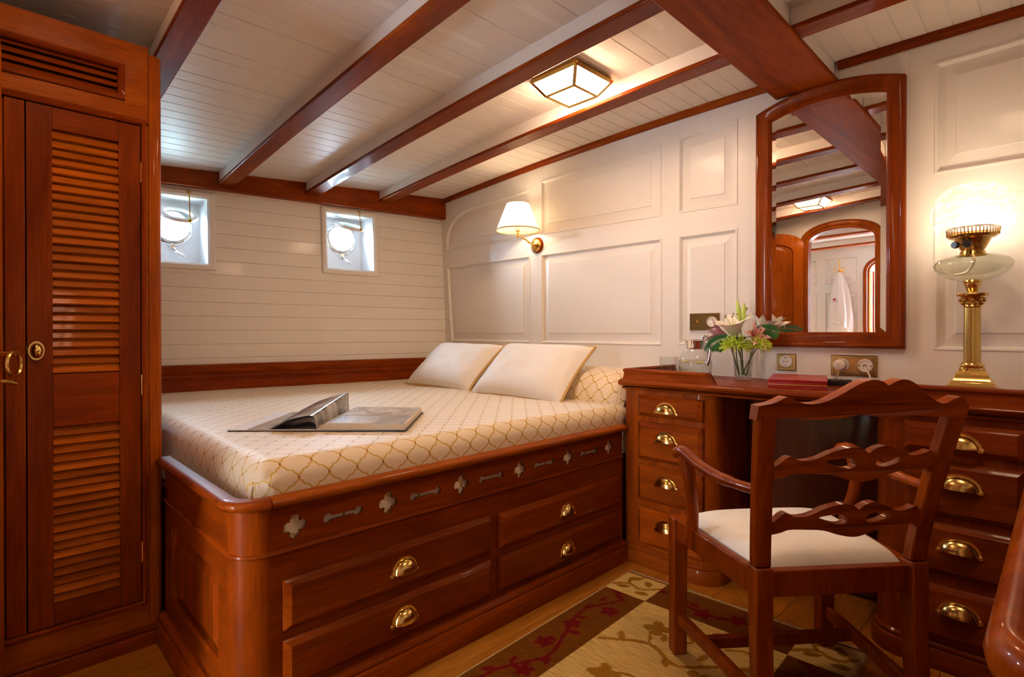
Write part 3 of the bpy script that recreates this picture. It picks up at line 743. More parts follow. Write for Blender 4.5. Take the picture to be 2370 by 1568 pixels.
# vent grille
gr = wp(MB().rings(rect(-.06,.337,1.820,1.918), [(-.010,0),(-.009,.008),(0,.011),(.008,.006),(.010,-.004),(.010,-.03)], FW, cap=False), 'vent_grille', 'mahogany_y', angle=30)
for i in range(4):
    z = 1.833 + .0235*i
    MB().grid([[(XW+a, y, z+b) for a, b in ((-.030,.012),(-.026,.018),(-.004,.000),(-.007,-.006))] for y in (-.05,.327)], closed_v=True, cap=True).build('slat', 'mahogany_y', gr)
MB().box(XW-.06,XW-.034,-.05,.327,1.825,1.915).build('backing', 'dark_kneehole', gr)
wp(MB().grid([[FW(y,b,h) for h, b in ((0,.063),(.016,.063),(.018,.054),(.012,.046),(.020,.040),(.022,.030),(.022,0),(0,0))] for y in (YS+.015,.4526)], closed_v=True, cap=True), 'base_moulding', 'mahogany_y', angle=25)
wp(MB().grid([[FW(y,b,h) for h, b in ((0,1.760),(.010,1.760),(.013,1.754),(.010,1.748),(0,1.746))] for y in (YS+.015,.411)], closed_v=True, cap=True), 'door_head_bead', 'mahogany_y', angle=25)

# ================================================================== BERTH
XB, YF = -1.432, .456; CR = .075; CCX, CCY = XB-CR, YF+CR
FBS = frame((XB,0,0), (0,1,0), (0,0,1), (1,0,0)); FBF = frame((0,YF,0), (1,0,0), (0,0,1), (0,-1,0))
bed = thing('berth', 'built-in mahogany double berth with pierced fascia and four drawers', 'bed', (XB, 1.3, 0))
def bp_(mb, name, mat, parent=None, **kw):
    o = mb.build(name, mat, parent or bed, **kw)
    if parent is None: o.matrix_parent_inverse = Matrix.Translation((-XB, -1.3, 0))
    return o
bp_(MB().box(XB-.022, XB, CCY, 2.1245, .02, .472), 'face_frame', 'mahogany_y', bevel=.0008)
bp_(MB().box(-3.30, XB-.05, YF+.04, 2.55, .02, .475), 'carcass', 'mahogany_y')
quarter = lambda r: [(CCX, CCY)] + arc2(CCX, CCY, r, -90, 0, 12)
bp_(MB().plate([(CCX-.001,CCY),*arc2(CCX,CCY,CR,-90,0,14)], [], lambda a,b,h: Vector((a,b,h)), .0, .474), 'corner_post', 'mahogany_z', angle=30)
bp_(MB().plate([(CCX-.001,CCY),*arc2(CCX,CCY,CR,-90,0,14)], [], lambda a,b,h: Vector((a,b,h)), .483, .598), 'corner_block', 'mahogany_z', angle=30)
# foot end: frame with a sunk panel
fp = rect(-2.075,-1.585,.155,.405)
fpan = bp_(MB().plate(rect(-2.163,CCX,.0,.474), [fp], FBF, -.024, 0), 'foot_frame', 'mahogany_x')
MB().rings(fp, [(0,0),(.003,-.004),(.008,-.006),(.010,-.014),(.014,-.014),(.045,-.004),(.047,-.002)], FBF).build('foot_panel', 'mahogany_z', fpan, angle=15).matrix_parent_inverse = Matrix.Identity(4)
bp_(MB().box(-2.163,CCX,YF+.001,YF+.02,.483,.598), 'foot_fascia', 'mahogany_x')
path = [(-2.163,YF)] + arc2(CCX,CCY,CR,-90,0,12) + [(XB,2.1245)]
bp_(sweep(path, [(-.02,.472),(.004,.472),(.006,.476),(.004,.481),(-.001,.484),(-.02,.484)]), 'string_moulding', 'mahogany_y', angle=30)
# pierced fascia
holes = []
for k in range(6):
    yc = .601 + .2846*k
    if yc < 2.08:
        pts = []
        for j in range(4):
            a0 = pi/2*j; c = (yc + .0175*cos(a0), .533 + .0175*sin(a0))
            pts += [(c[0] + .0150*cos(t), c[1] + .0150*sin(t)) for t in [a0 - 1.9 + 3.8*i/9 for i in range(10)]]
        holes.append(pts)
    ys = .7405 + .2846*k
    if ys < 2.06:
        pts = []
        for sg in (1, -1):
            c = (ys + sg*.047, .532); a0 = 0 if sg > 0 else pi
            pts += [(c[0] + .0135*cos(t), c[1] + .0135*sin(t)) for t in [a0 - 2.66 + 5.32*i/12 for i in range(13)]]
        holes.append(pts)
bp_(MB().plate(rect(CCY,2.1245,.484,.598), holes, FBS, -.014, -.003), 'fascia', 'mahogany_y', angle=25)
# rounded rail: foot piece, corner piece, long side piece
RP = [(-.018,.597),(.016,.597),(.023,.601),(.027,.609),(.026,.616),(.020,.622),(.010,.6245),(-.014,.6245),(-.018,.619)]
bp_(sweep([(-2.163,YF),(CCX-.001,YF)], RP), 'foot_rail', 'mahogany_x', angle=50)
bp_(sweep(arc2(CCX,CCY,CR,-90,0,16), RP), 'corner_rail', 'mahogany_y', angle=50)
bp_(sweep([(XB,CCY+.0012),(XB,2.1245)], RP), 'side_rail', 'teak_y', angle=50)
bp_(sweep(path, [(-.02,0),(.030,0),(.030,.060),(.026,.068),(.018,.072),(.022,.078),(.020,.086),(.008,.094),(-.02,.094)]), 'plinth', 'mahogany_y', angle=30)
for (y0,y1,z0,z1,py,pz) in ((.566,1.296,.268,.403,.927,.338),(.566,1.296,.113,.243,.927,.186),(1.332,2.088,.268,.398,1.705,.335),(1.332,2.088,.113,.240,1.704,.177)):
    drawer(bed, FBS, y0,y1,z0,z1,'mahogany_y',(py,pz),.080).matrix_parent_inverse = Matrix.Translation((-XB,-1.3,0))

# ================================================================== MATTRESS UNDER THE BEDSPREAD
MX, MY, MR, MZ = -1.453, .508, .060, .708
def mattress():
    S = [('f', a) for a in np.linspace(0,1,60)] + [('o', o) for o in np.linspace(.008, MR*pi/2+.165, 24)]
    T = [('f', a) for a in np.linspace(0,1,60)] + [('o', o) for o in np.linspace(.008, MR*pi/2+.165, 24)]
    rows, uv = [], []
    for kt, tv in T:
        y = lerp(2.572, MY+MR, tv) if kt == 'f' else MY+MR; ot = tv if kt == 'o' else 0
        row = []
        for ks, sv in S:
            xl = hx(y,.7) + .020; x = lerp(xl, MX-MR, sv) if ks == 'f' else MX-MR; os_ = sv if ks == 'o' else 0
            o = hypot(os_, ot)
            if o < 1e-6: hz = 0; dz = 0; dx = dy = 0
            else:
                if o < MR*pi/2: hz, dz = MR*sin(o/MR), MR*(1-cos(o/MR))
                else: hz, dz = MR, MR + (o-MR*pi/2)
                dx, dy = os_/o*hz, -ot/o*hz
            nz = noise.noise(Vector((x*3, y*3, 0)))*.004 + noise.noise(Vector(((x+os_)*14, (y-ot)*6, 3)))*.0022
            wr_ = 0
            if os_ > 0 and ot > 0: wr_ = .012*noise.noise(Vector((os_*40, ot*40, 1)))
            if ot > .03: wr_ += .0035*noise.noise(Vector((x*22, ot*8, 5)))
            crown = .006*sin(pi*min(1,max(0,(x+3.4)/2)))
            row.append((x+dx+wr_, y+dy-abs(wr_), MZ+crown-dz+nz))
            uv.append((y-ot+.029, x+os_))
        rows.append(row)
    mb = MB().grid(rows); return mb, uv
mb, uv = mattress()
mat_ = mb.build('bedspread', 'bedspread', None, angle=60, uv=uv)
tag(mat_, 'cream bedspread with gold lattice pattern tucked over the berth mattress', 'bedspread')
rows, uv = [], []
for x in list(np.linspace(-3.08,-1.60,24)) + [-1.60 + .128*sin(t) for t in np.linspace(.15, pi/2-.02, 9)]:
    k = smoothstep(-3.10,-2.95,x)*.9+.1 if x <= -1.60 else max(.05, sqrt(max(0, 1-((x+1.60)/.13)**2))); row = []; arcl = 0; prev = None
    for j in range(29):
        ph = pi*j/28; y = 2.365 - .207*cos(ph)*(.80+.20*k); z = .695 + .172*k**.8*sin(ph)**.75 + .006*noise.noise(Vector((x*7,y*9,2))) - .012*max(0, noise.noise(Vector((x*3,y*14,9))))
        p = Vector((x,y,z)); arcl += (p-prev).length if prev is not None else 0; prev = p
        row.append(p); uv.append((2.13+arcl, x + (.09 if x > -1.5 else 0)))
    rows.append(row)
MB().grid(rows).build('bolster', 'bedspread', mat_, angle=60, uv=uv)

def pillow(name, label, quad, w, h, t, off, seed):
    b0, b1, t0, t1 = [Vector(q) for q in quad]
    ex = ((b1-b0)+(t1-t0)).normalized(); ey = ((t0+t1)-(b0+b1)).normalized(); en = ex.cross(ey).normalized(); ey = en.cross(ex)
    c = (b0+b1+t0+t1)/4 + en*off - ey*.012
    if en.y > 0: en = -en
    root = thing(name, label, 'pillow', c, group='pillows on the berth')
    n = 26
    def pt(a, b, s_):
        x = a*w/2*(1-.055*(1-b*b)); y = b*h/2*(1-.06*(1-a*a))
        th = t*1.12*((1-a**4)*(1-b**4))**.62*(1 + .10*noise.noise(Vector((a*2+seed, b*2, s_)))) 
        wr_ = .012*noise.noise(Vector((a*9+b*3+seed, b*3, 1)))*smoothstep(1,.2,abs(b))*(1 if b < .3 else .4)
        return ex*x + ey*y + en*(s_*(th) + wr_*(1-a**8)*(1-b**8))
    g = np.linspace(-1,1,n)
    mb = MB(); mb.grid([[pt(a,b,1) for a in g] for b in g]); mb.grid([[pt(a,b,-1) for a in g[::-1]] for b in g])
    body = mb.build('cushion', 'pillow_fabric', root, angle=70)
    ring = [pt(a,-1,0) for a in g] + [pt(1,b,0) for b in g[1:]] + [pt(a,1,0) for a in g[::-1][1:]] + [pt(-1,b,0) for b in g[::-1][1:]]
    MB().tube(ring, .0078, 8, cap=False).build('piping', 'gold_piping', root)
    return root
pillow('pillow', 'cream silk pillow with gold piping nearest the desk', [(-2.297,1.995,.712),(-1.742,2.075,.712),(-2.39,2.30,.955),(-1.72,2.30,.94)], .63, .41, .068, .024, 0)
pillow('pillow', 'cream silk pillow with gold piping nearest the portholes', [(-3.00,2.03,.712),(-2.373,2.05,.712),(-3.05,2.31,.955),(-2.44,2.31,.94)], .62, .40, .066, .024, 5)

# ================================================================== OPEN BOOK ON THE BED
bk = thing('open_book', 'large open picture book with curling pages lying on the bedspread', 'book', (-1.788, .822, .7125), atan2(.73,.683))
# local x along the book's width (spine at 0), y away from the camera
BW, BH = .300, .412
MB().box(-BW,-.004,0,BH,0,.003).build('cover', 'cover_black', bk, bevel=.001); MB().box(.004,BW+.008,-.003,BH+.003,0,.003).build('cover', 'cover_black', bk, bevel=.001)
MB().box(-.006,.006,0,BH,0,.003).build('spine', 'cover_black', bk)
MB().box(-BW+.004,-.005,.002,BH-.002,.003,.0055).build('endpaper', 'paper_white', bk)
MB().box(-BW+.065,-.005,.003,BH-.003,.0055,.0068).build('picture_page', 'page_deck', bk)
rows = [[(x, y, .003 + .025*smoothstep(-.005,.03,x) - .004*x/BW) for x in np.linspace(.0, BW, 20)] for y in (.002, BH-.002)]
blk = MB().grid(rows); n_ = 20
blk.grid([[(x,.002,.003) for x in np.linspace(0,BW,20)], rows[0]]); blk.grid([rows[1], [(x,BH-.002,.003) for x in np.linspace(0,BW,20)]]); blk.grid([[(BW,.002,.003),(BW,BH-.002,.003)], [rows[0][-1], rows[1][-1]]])
blk.build('page_block', 'page_edge', bk)
MB().grid([[(x, y, .0036 + .025*smoothstep(-.005,.03,x) - .004*x/BW) for x in np.linspace(.006, BW-.004, 20)] for y in np.linspace(.006,.165,6)]).build('picture_page', 'page_sea', bk)
MB().grid([[(x, y, .0036 + .025*smoothstep(-.005,.03,x) - .004*x/BW) for x in np.linspace(.006, BW-.004, 20)] for y in np.linspace(.172,BH-.006,6)]).build('picture_page', 'page_warm', bk)
for k in range(7):
    q = k/6; rows = []
    for y in np.linspace(.004, BH-.004, 14):
        v = y/BH; row = []
        for t in np.linspace(0,1,22):
            hgt = (.040 + .034*v)*(1-.45*q); lean = (.030+.022*v)*(1-q*.7)
            x = -t*(.165+.02*v - .010*k) + lean*sin(pi*min(1,t*1.25))**1.2; z = .010 + hgt*sin(pi*min(1,t**.62))**.9 + .004*(1-t) - .0004*k
            row.append((x, y, max(z, .0075 + .0003*(6-k))))
        rows.append(row)
    MB().grid(rows).build('turning_page', 'page_dark' if k == 0 else ('page_warm' if k < 3 else 'paper_white'), bk, angle=80)

# ================================================================== DESK
YD = 2.138; FD = frame((0,YD,0), (1,0,0), (0,0,1), (0,-1,0)); ZT = .838
def in_world(o, root):
    o.matrix_parent_inverse = Matrix.Translation(-Vector(root.location)); return o
def pedestal(label, x0, x1, round_right, dx0, dx1, pullx, pw):
    R = .085
    root = thing('desk_pedestal', label, 'drawer unit', ((x0+x1)/2, 2.35, 0), group='drawer pedestals of the desk')
    if round_right: plan = [(x0,2.575),(x0,YD)] + [(x1-R,YD)] + arc2(x1-R,YD+R,R,-90,0,10)[1:] + [(x1,2.575)]
    else: plan = [(x0,2.575)] + arc2(x0+R,YD+R,R,180,270,10) + [(x1,YD),(x1,2.575)]
    in_world(MB().plate(plan, [], lambda a,b,h: Vector((a,b,h)), .02, .790).build('body', 'mahogany_z', root, angle=30), root)
    pp = plan[1:] if round_right else plan[:-1]
    in_world(sweep([(p[0],p[1]) for p in (plan[1:] if round_right else plan[:-1])], [(-.03,0),(.016,0),(.016,.050),(.013,.058),(.007,.062),(.010,.067),(.009,.074),(.002,.080),(-.03,.080)]).build('plinth', 'mahogany_x', root, angle=30), root)
    for z0, z1, pz in ((.676,.768,.718),(.480,.650,.592),(.298,.457,.399),(.098,.264,.205)):
        in_world(drawer(root, FD, dx0, dx1, z0, z1, 'mahogany_x', (pullx, pz), pw), root)
    return root
pedestal('mahogany desk pedestal of four drawers beside the berth', -1.422, -1.000, True, -1.353, -1.046, -1.208, .088)
pedestal('mahogany desk pedestal of four drawers below the brass lamp', -.452, .55, False, -.364, -.078, -.222, .092)
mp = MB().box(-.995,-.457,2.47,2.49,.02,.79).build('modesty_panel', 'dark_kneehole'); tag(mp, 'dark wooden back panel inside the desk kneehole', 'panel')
dk = thing('desk_worktop', 'continuous polished mahogany desk worktop with moulded edge and corner fiddles', 'worktop', (-.5, 2.34, ZT))
YE = 2.116
in_world(MB().box(-1.424, .55, 2.135, 2.578, .792, ZT).build('slab', 'mahogany_x', dk), dk)
edge = [(.004,.790),(.010,.793),(.011,.799),(.006,.803),(.014,.806),(.022,.814),(.024,.822),(.021,.831),(.013,.8385),(-.001,.8385),(-.001,.79)]
in_world(sweep([(-1.424,2.575),(-1.424,2.135),(.55,2.135)], edge).build('edge_moulding', 'mahogany_x', dk, angle=40), dk)
# raised fiddles: left end (front and side) and right end
fid = [(-.014,ZT-.002),(.013,ZT-.002),(.009,.850),(.006,.862),(.008,.868),(.012,.873),(.011,.880),(.004,.884),(-.008,.884),(-.013,.879),(-.014,.866)]
def fiddle(path, ogee_end):
    mb = MB(); rows = []; n = len(path)
    s_ = sweep(path, fid); o = s_
    # taper the free end down in an ogee curve
    m = len(fid); V = o.v
    end = path[-1] if ogee_end == 'last' else path[0]
    for i, v in enumerate(V):
        d = abs(v[0]-end[0])
        if abs(v[1]-2.135) < .06 and d < .05:
            k = smoothstep(0, .045, d) if False else 1
            V[i] = v
    return o
left_path = [(-1.424,2.575),(-1.424,2.135)] + [(x,2.135) for x in np.linspace(-1.30,-1.035,6)]
in_world(fiddle(left_path,'last').build('fiddle', 'mahogany_x', dk, angle=40), dk)
# scrolled end of the left fiddle
def scroll(x, sg):
    mb = MB(); rows = []
    for t in np.linspace(0,1,14):
        hgt = lerp(.046, .001, smoothstep(.30,1,t)) if t > .30 else .046
        xx = x + sg*(.048*t + (.010*sin(pi*min(1,t/.3)) if t < .3 else 0)*0)
        rows.append([(xx, 2.135-o, ZT-.002 + max(0,(z-ZT+.002))*hgt/.046) for o, z in fid])
    return mb.grid(rows, closed_v=True, cap=True)
in_world(scroll(-1.035, 1).build('fiddle_end', 'mahogany_x', dk, angle=40), dk)
in_world(sweep([(-.405,2.135),(.1,2.135),(.55,2.135)], fid).build('fiddle', 'mahogany_x', dk, angle=40), dk)
in_world(scroll(-.405, -1).build('fiddle_end', 'mahogany_x', dk, angle=40), dk)
for x, y, m_ in ((-.985,2.20,'knot_grey'),(-.955,2.195,'mahogany_x')):
    in_world(MB().lathe([(.001,.001),(.006,.001),(.006,0)], (x,y,ZT), 12).build('screw_plug', m_, dk), dk)

# ================================================================== MIRROR
mr = thing('wall_mirror', 'tall arched wall mirror in moulded mahogany frame above the desk', 'mirror', (-.716, YB, .98))
def arch_outline(x0, x1, z0, zs, rise, n=16):
    c = (x1-x0)/2; Rr = (c*c+rise*rise)/(2*rise); cx = (x0+x1)/2; cz = zs+rise-Rr; a = math.asin(c/Rr)
    return [(x0,z0),(x1,z0)] + [(cx+Rr*sin(t), cz+Rr*cos(t)) for t in np.linspace(a,-a,n)]
_c = .283; _R = (_c*_c+.056**2)/(2*.056); _cz = 2.048+.056-_R
def mirror_outline(d, n=16):
    x0, x1, R_ = -1.000+d, -.434-d, _R-d; a = math.asin((_c-d)/R_)
    return [(x0,.986+d),(x1,.986+d)] + [(-.717+R_*sin(t), _cz+R_*cos(t)) for t in np.linspace(a,-a,n)]
in_world(MB().grid([[FB(x,z,h) for x,z in mirror_outline(d)] for d, h in [(0,0),(0,.024),(.005,.030),(.012,.031),(.020,.026),(.045,.020),(.052,.021),(.058,.017),(.064,.010),(.066,.004)]], closed_v=True).build('frame', 'mahogany_z', mr, angle=25), mr)
gl = mirror_outline(.062)
BV = .022; nb = len(gl)
in_g = mirror_outline(.062+BV)
gm = MB()
h0, h1 = .0062, .0070
gm.add([FB(x,z,h1) for x,z in in_g] + [FB(-.717,1.5,h1)], [(i,(i+1) % nb,nb) for i in range(nb)]); in_world(gm.build('mirror_glass', 'silver', mr, smooth=False), mr)
bm2 = MB()
A = [FB(x,z,h0) for x,z in gl]; B = [FB(x,z,h1) for x,z in in_g]
for i in range(nb):
    j = (i+1) % nb; bm2.add([A[i],A[j],B[j],B[i]], [(0,1,2,3)])
in_world(bm2.build('mirror_bevel', 'silver', mr, smooth=False), mr)

# ================================================================== SOCKETS AND SWITCHES
def plate_brass(name, label, cat, x0, x1, z0, z1):
    r = thing(name, label, cat, ((x0+x1)/2, YB, (z0+z1)/2))
    in_world(MB().rings(rect(x0,x1,z0,z1), [(0,0),(0,.004),(.003,.007),(.008,.007),(.009,.0055),(.012,.0055),(.013,.007)], FB).build('plate', 'brass_dark', r, angle=15), r)
    return r
def rosette(r, x, z, R, face=True):
    c = in_world(MB().lathe([(.001,-.0125),(R*.72,-.0125),(R*.78,-.016),(R*.92,-.016),(R,-.012),(R,-.006)], (x,YB,z), 28, axis='Y').build('insert', 'porcelain', r, angle=30), r)
    return c
sk = plate_brass('wall_socket', 'single round socket in square brass plate below the mirror', 'socket', -.912,-.832,.880,.954)
c = rosette(sk, -.872, .920, .027)
for dx, dz in ((-.0095,0),(.0095,0)): MB().lathe([(.001,-.0132),(.0030,-.0132),(.0030,-.011)], (-.872+dx,YB,.920+dz), 10, axis='Y').build('pin_hole', 'black', c)
for dz in (-.019,.019): MB().box(-.875,-.869,YB-.0145,YB-.012,.920+dz-.003,.920+dz+.003).build('earth_clip', 'black', c)
MB().lathe([(.001,-.0135),(.002,-.0135),(.002,-.012)], (-.872,YB,.920), 8, axis='Y').build('screw', 'brass_dark', c)
s2 = plate_brass('wall_socket', 'double brass socket plate with plug and telephone lead below the mirror', 'socket', -.694,-.528,.870,.955)
rosette(s2, -.652, .914, .028); c2 = rosette(s2, -.568, .914, .028)
pl = in_world(MB().lathe([(.001,-.048),(.014,-.048),(.022,-.044),(.024,-.034),(.024,-.014)], (-.654,YB,.916), 24, axis='Y').build('plug', 'porcelain', s2, angle=40), s2)
MB().lathe([(.001,-.0495),(.002,-.0495),(.002,-.047)], (-.654,YB,.916), 8, axis='Y').build('plug_screw', 'black', pl)
for dx in (-.021,.021): MB().lathe([(.001,-.0178),(.003,-.0178),(.003,-.012)], (-.568+dx,YB,.914), 10, axis='Y').build('screw', 'brass_dark', c2)
MB().box(-.574,-.563,YB-.0142,YB-.010,.910,.919).build('jack', 'black', c2)
sw = plate_brass('light_switch', 'brass light switch plate on bulkhead behind the flowers', 'switch', -1.335,-1.180,1.060,1.145)
in_world(MB().lathe([(.001,-.016),(.006,-.016),(.009,-.012),(.011,-.007)], (-1.297,YB,1.102), 16, axis='Y').build('push_knob', 'brass', sw), sw)
rosette(sw, -1.215, 1.102, .026)
# leads
cb = MB().tube(catmull([(-.654,YB-.040,.900),(-.656,YB-.050,.875),(-.668,YB-.06,.850),(-.675,YB-.075,.844),(-.66,YB-.10,.8425)]), .0032, 8).build('power_lead', 'cable_brown'); tag(cb, 'brown power lead from the round white plug to the desk', 'cable')
cb = MB().tube(catmull([(-.568,YB-.014,.914),(-.560,YB-.035,.900),(-.545,YB-.050,.880),(-.54,YB-.055,.860),(-.55,YB-.060,.845),(-.60,YB-.062,.8415)]), .0028, 8).build('telephone_lead', 'cable_white'); tag(cb, 'thin white lead curving from the telephone jack to the desk', 'cable')
ad = thing('power_adapter', 'small black adapter box on the desk behind the chair', 'adapter', (-.640, 2.45, ZT))
MB().box(-.050,.050,-.022,.022,0,.024).build('case', 'black', ad, bevel=.004); MB().tube([(-.05,0,.012),(-.075,-.004,.011)], [.007,.004], 8).build('strain_relief', 'cable_brown', ad)
cb = MB().tube(catmull([(-.99,2.556,.985),(-.995,2.562,.90),(-.985,2.55,.852),(-.955,2.54,.8405),(-.92,2.50,.8405),(-.90,2.47,.8405)]), .0014, 6).build('thin_wire', 'cable_white'); tag(cb, 'thin pale wire looping down the bulkhead beside the vase', 'cable')
for x, z, r_ in ((-1.045,1.165,.0055),(-1.050,1.20,.002)):
    pass
nl = MB().lathe([(.001,-.006),(.0045,-.005),(.006,0)], (-1.050,YB,1.163), 12, axis='Y').build('wall_screw', 'brass_antique'); tag(nl, 'small brass screw head in the bulkhead above the flowers', 'screw')

# ================================================================== SCONCE
sc = thing('wall_lamp', 'lit wall lamp with cream cone shade and brass arm above the berth', 'wall lamp', (-2.390, YB, 1.612))
MB().lathe([(.001,-.014),(.046,-.014),(.050,-.010),(.052,0)], (0,0,0), 32, axis='Y').build('wooden_rose', 'mahogany_x', sc)
MB().lathe([(.001,-.034),(.010,-.034),(.014,-.030),(.030,-.026),(.040,-.020),(.043,-.013)], (0,0,0), 32, axis='Y').build('brass_rose', 'brass', sc, angle=50)
MB().tube(catmull([(0,-.03,0),(-.006,-.055,.006),(-.018,-.090,.028),(-.026,-.125,.042),(-.028,-.145,.048)]), .0055, 10).ball((-.002,-.040,.0), .011).ball((-.012,-.072,.016), .009).build('arm', 'brass', sc)
MB().ball((-.028,-.150,.042), .010).lathe([(.001,.02),(.008,.02),(.008,.045),(.013,.05),(.013,.06)], (-.028,-.152,.025), 16).build('knuckle', 'brass', sc)
MB().lathe([(.014,0),(.014,.045),(.010,.05),(.001,.05)], (-.028,-.152,.080), 16).build('candle_tube', 'porcelain', sc)
shc = (-.028,-.152,0); zb = 1.690-1.612; zt_ = zb+.168
sh = MB().lathe([(.137,zb),(.0705,zt_)], shc, 48).build('shade', 'lamp_shade', sc)
MB().lathe([(.1375+.0028*cos(a), zb+.003+.0035*sin(a)) for a in [2*pi*k/8 for k in range(9)]], shc, 48).build('braid_trim', 'gold_piping', sh)
MB().ball((shc[0],shc[1],zb+.085), .022, (1,1,1.3)).build('bulb', 'lit_bulb', sc)
def point(parent, loc, watts, r, name='bulb_light', col=WARM):
    l = bpy.data.lights.new(name, 'POINT'); l.energy = watts; l.shadow_soft_size = r; l.color = col
    o = bpy.data.objects.new(name, l); COL.objects.link(o); o.location = loc; o.parent = parent; return o
point(sc, (shc[0],shc[1],zb+.085), LAMP_SCONCE, .031)

# ================================================================== CEILING LAMPS
def ceiling_lamp(label, x, y, ztop, pm='lit_pane'):
    r = thing('ceiling_lamp', label, 'ceiling lamp', (x, y, ztop), group='brass framed ceiling lamps')
    s0, s1, H_ = .124, .078, .066
    MB().rings(rect(-s0,s0,-s0,s0), [(0,0),(0,.016),(.008,.018)], lambda a,b,h: Vector((a,b,h)), cap=True, back=False).build('base_plate', 'brass_dark', r)
    c0 = [(-s0,-s0),(s0,-s0),(s0,s0),(-s0,s0)]; c1 = [(-s1,-s1),(s1,-s1),(s1,s1),(-s1,s1)]
    bars = MB()
    for i in range(4):
        a, b = c0[i], c0[(i+1) % 4]; c, d = c1[i], c1[(i+1) % 4]
        bars.tube([(*a,-.002),(*b,-.002)], .0105, 4); bars.tube([(*c,-H_),(*d,-H_)], .0075, 4); bars.tube([(*a,-.002),(*c,-H_)], .0075, 4)
    bars.build('frame', 'brass_antique', r, smooth=False)
    for i in range(4):
        a, b = c0[i], c0[(i+1) % 4]; c, d = c1[i], c1[(i+1) % 4]
        MB().add([(*a,-.001),(*b,-.001),(*d,-H_+.001),(*c,-H_+.001)], [(0,1,2,3)]).build('pane', pm, r, smooth=False)
    MB().add([(*c,-H_+.0015) for c in c1], [(0,3,2,1)]).build('pane', pm, r, smooth=False)
    return r
ceiling_lamp('lit square brass and frosted glass ceiling lamp between beams above the berth', -1.522, 1.862, zc(-1.522,1.862)-.017)
ceiling_lamp('lit square ceiling lamp seen reflected in the mirror', -1.480, .215, zc(-1.48,.215)-.017, 'lit_pane_mid')
ceiling_lamp('lit square ceiling lamp over the right side of the cabin, outside the view', -.15, 1.27, zc(-.15,1.27)-.017, 'lit_pane_high')
hl = ceiling_lamp('square ceiling lamp added out of view to light the hall beyond the arched doorway', -2.85, -1.05, hzc(-2.85)-.017, 'lit_pane_dim')  # added lamp, kept out of the mirror's view, to brighten the reflected hall

# ================================================================== OIL LAMP
ol = thing('table_lamp', 'lit brass column oil lamp with glass font and etched globe on the desk', 'table lamp', (-.222, 2.42, ZT), radians(4))
b = MB()
def sq(rings_, mat, name):
    mb = MB(); rows = []
    for s_, z in rings_: rows.append([(-s_,-s_,z),(s_,-s_,z),(s_,s_,z),(-s_,s_,z)])
    return mb.grid(rows, closed_v=True, cap=True).build(name, mat, ol, angle=20, bevel=.0015)
sq([(.076,0),(.077,.004),(.077,.020),(.074,.024),(.066,.027),(.060,.034),(.058,.044),(.050,.050),(.046,.058),(.044,.070),(.038,.076),(.036,.082)], 'brass', 'stepped_base')
MB().lathe([(.036,.080),(.036,.088),(.033,.092),(.034,.098),(.030,.102),(.028,.108),(.025,.110)], seg=32).build('torus', 'brass', ol)
rows = []
for z in (.108,.115,.290,.298):
    rows.append([((.0232-.0016*(.5-.5*cos(12*a)) - (.0008 if z > .2 else 0))*cos(a), (.0232-.0016*(.5-.5*cos(12*a)) - (.0008 if z > .2 else 0))*sin(a), z) for a in [2*pi*k/96 for k in range(96)]])
MB().grid(rows, closed_v=True, cap=True).build('fluted_column', 'brass_antique', ol)
cp = MB().lathe([(.024,.297),(.026,.300),(.024,.304),(.023,.312),(.026,.322),(.031,.332),(.034,.338)], seg=32).build('capital', 'brass_antique', ol)
for k in range(16):
    a = 2*pi*k/16; zz = .312 if k % 2 else .322
    MB().ball(((.027+.004*(k%2==0))*cos(a),(.027+.004*(k%2==0))*sin(a),zz), .0062, (1,1,1.2), 8, 6).build('acanthus_leaf', 'brass_antique', cp)
MB().rings([(.036*1.12*cos(a)*(1+.12*abs(sin(2*(a)))), .036*1.12*sin(a)*(1+.12*abs(sin(2*a)))) for a in [2*pi*k/32 for k in range(32)]], [(0,.336),(-.002,.341),(0,.345)], lambda a,b,h: Vector((a,b,h)), back=True).build('abacus', 'brass_antique', ol)
MB().lathe([(.014,.344),(.013,.350),(.016,.356),(.019,.366),(.022,.374),(.023,.380),(.026,.384),(.024,.390)], seg=28).build('stem', 'brass', ol, angle=25)
MB().lathe([(.010,.386),(.040,.389),(.068,.399),(.090,.414),(.103,.430),(.107,.442),(.104,.452),(.094,.462),(.078,.470),(.060,.475),(.034,.477)], seg=48).build('glass_font', 'font_glass', ol)
MB().tube(catmull([(0,0,.48),(.004,.0,.455),(-.015,.01,.42),(-.05,.0,.41)]), .004, 8).build('wick', 'cable_white', ol)
MB().lathe([(.038,.474),(.036,.480),(.034,.488),(.030,.490),(.034,.496),(.044,.516),(.048,.526),(.050,.530),(.062,.534),(.066,.540)], seg=40).build('burner', 'brass_antique', ol)
gal = MB().lathe([(.066,.538),(.069,.541),(.069,.543)], seg=48).lathe([(.070,.562),(.072,.565),(.070,.568)], seg=48).build('gallery', 'brass_antique', ol)
gp = MB()
for k in range(44):
    a = 2*pi*k/44; gp.box(.067,.071,-.0022,.0022,.540,.564) if False else gp.tube([(.0685*cos(a),.0685*sin(a),.541),(.0705*cos(a),.0705*sin(a),.565)], .0022, 5)
gp.build('gallery_bars', 'brass_antique', gal, kind='stuff')
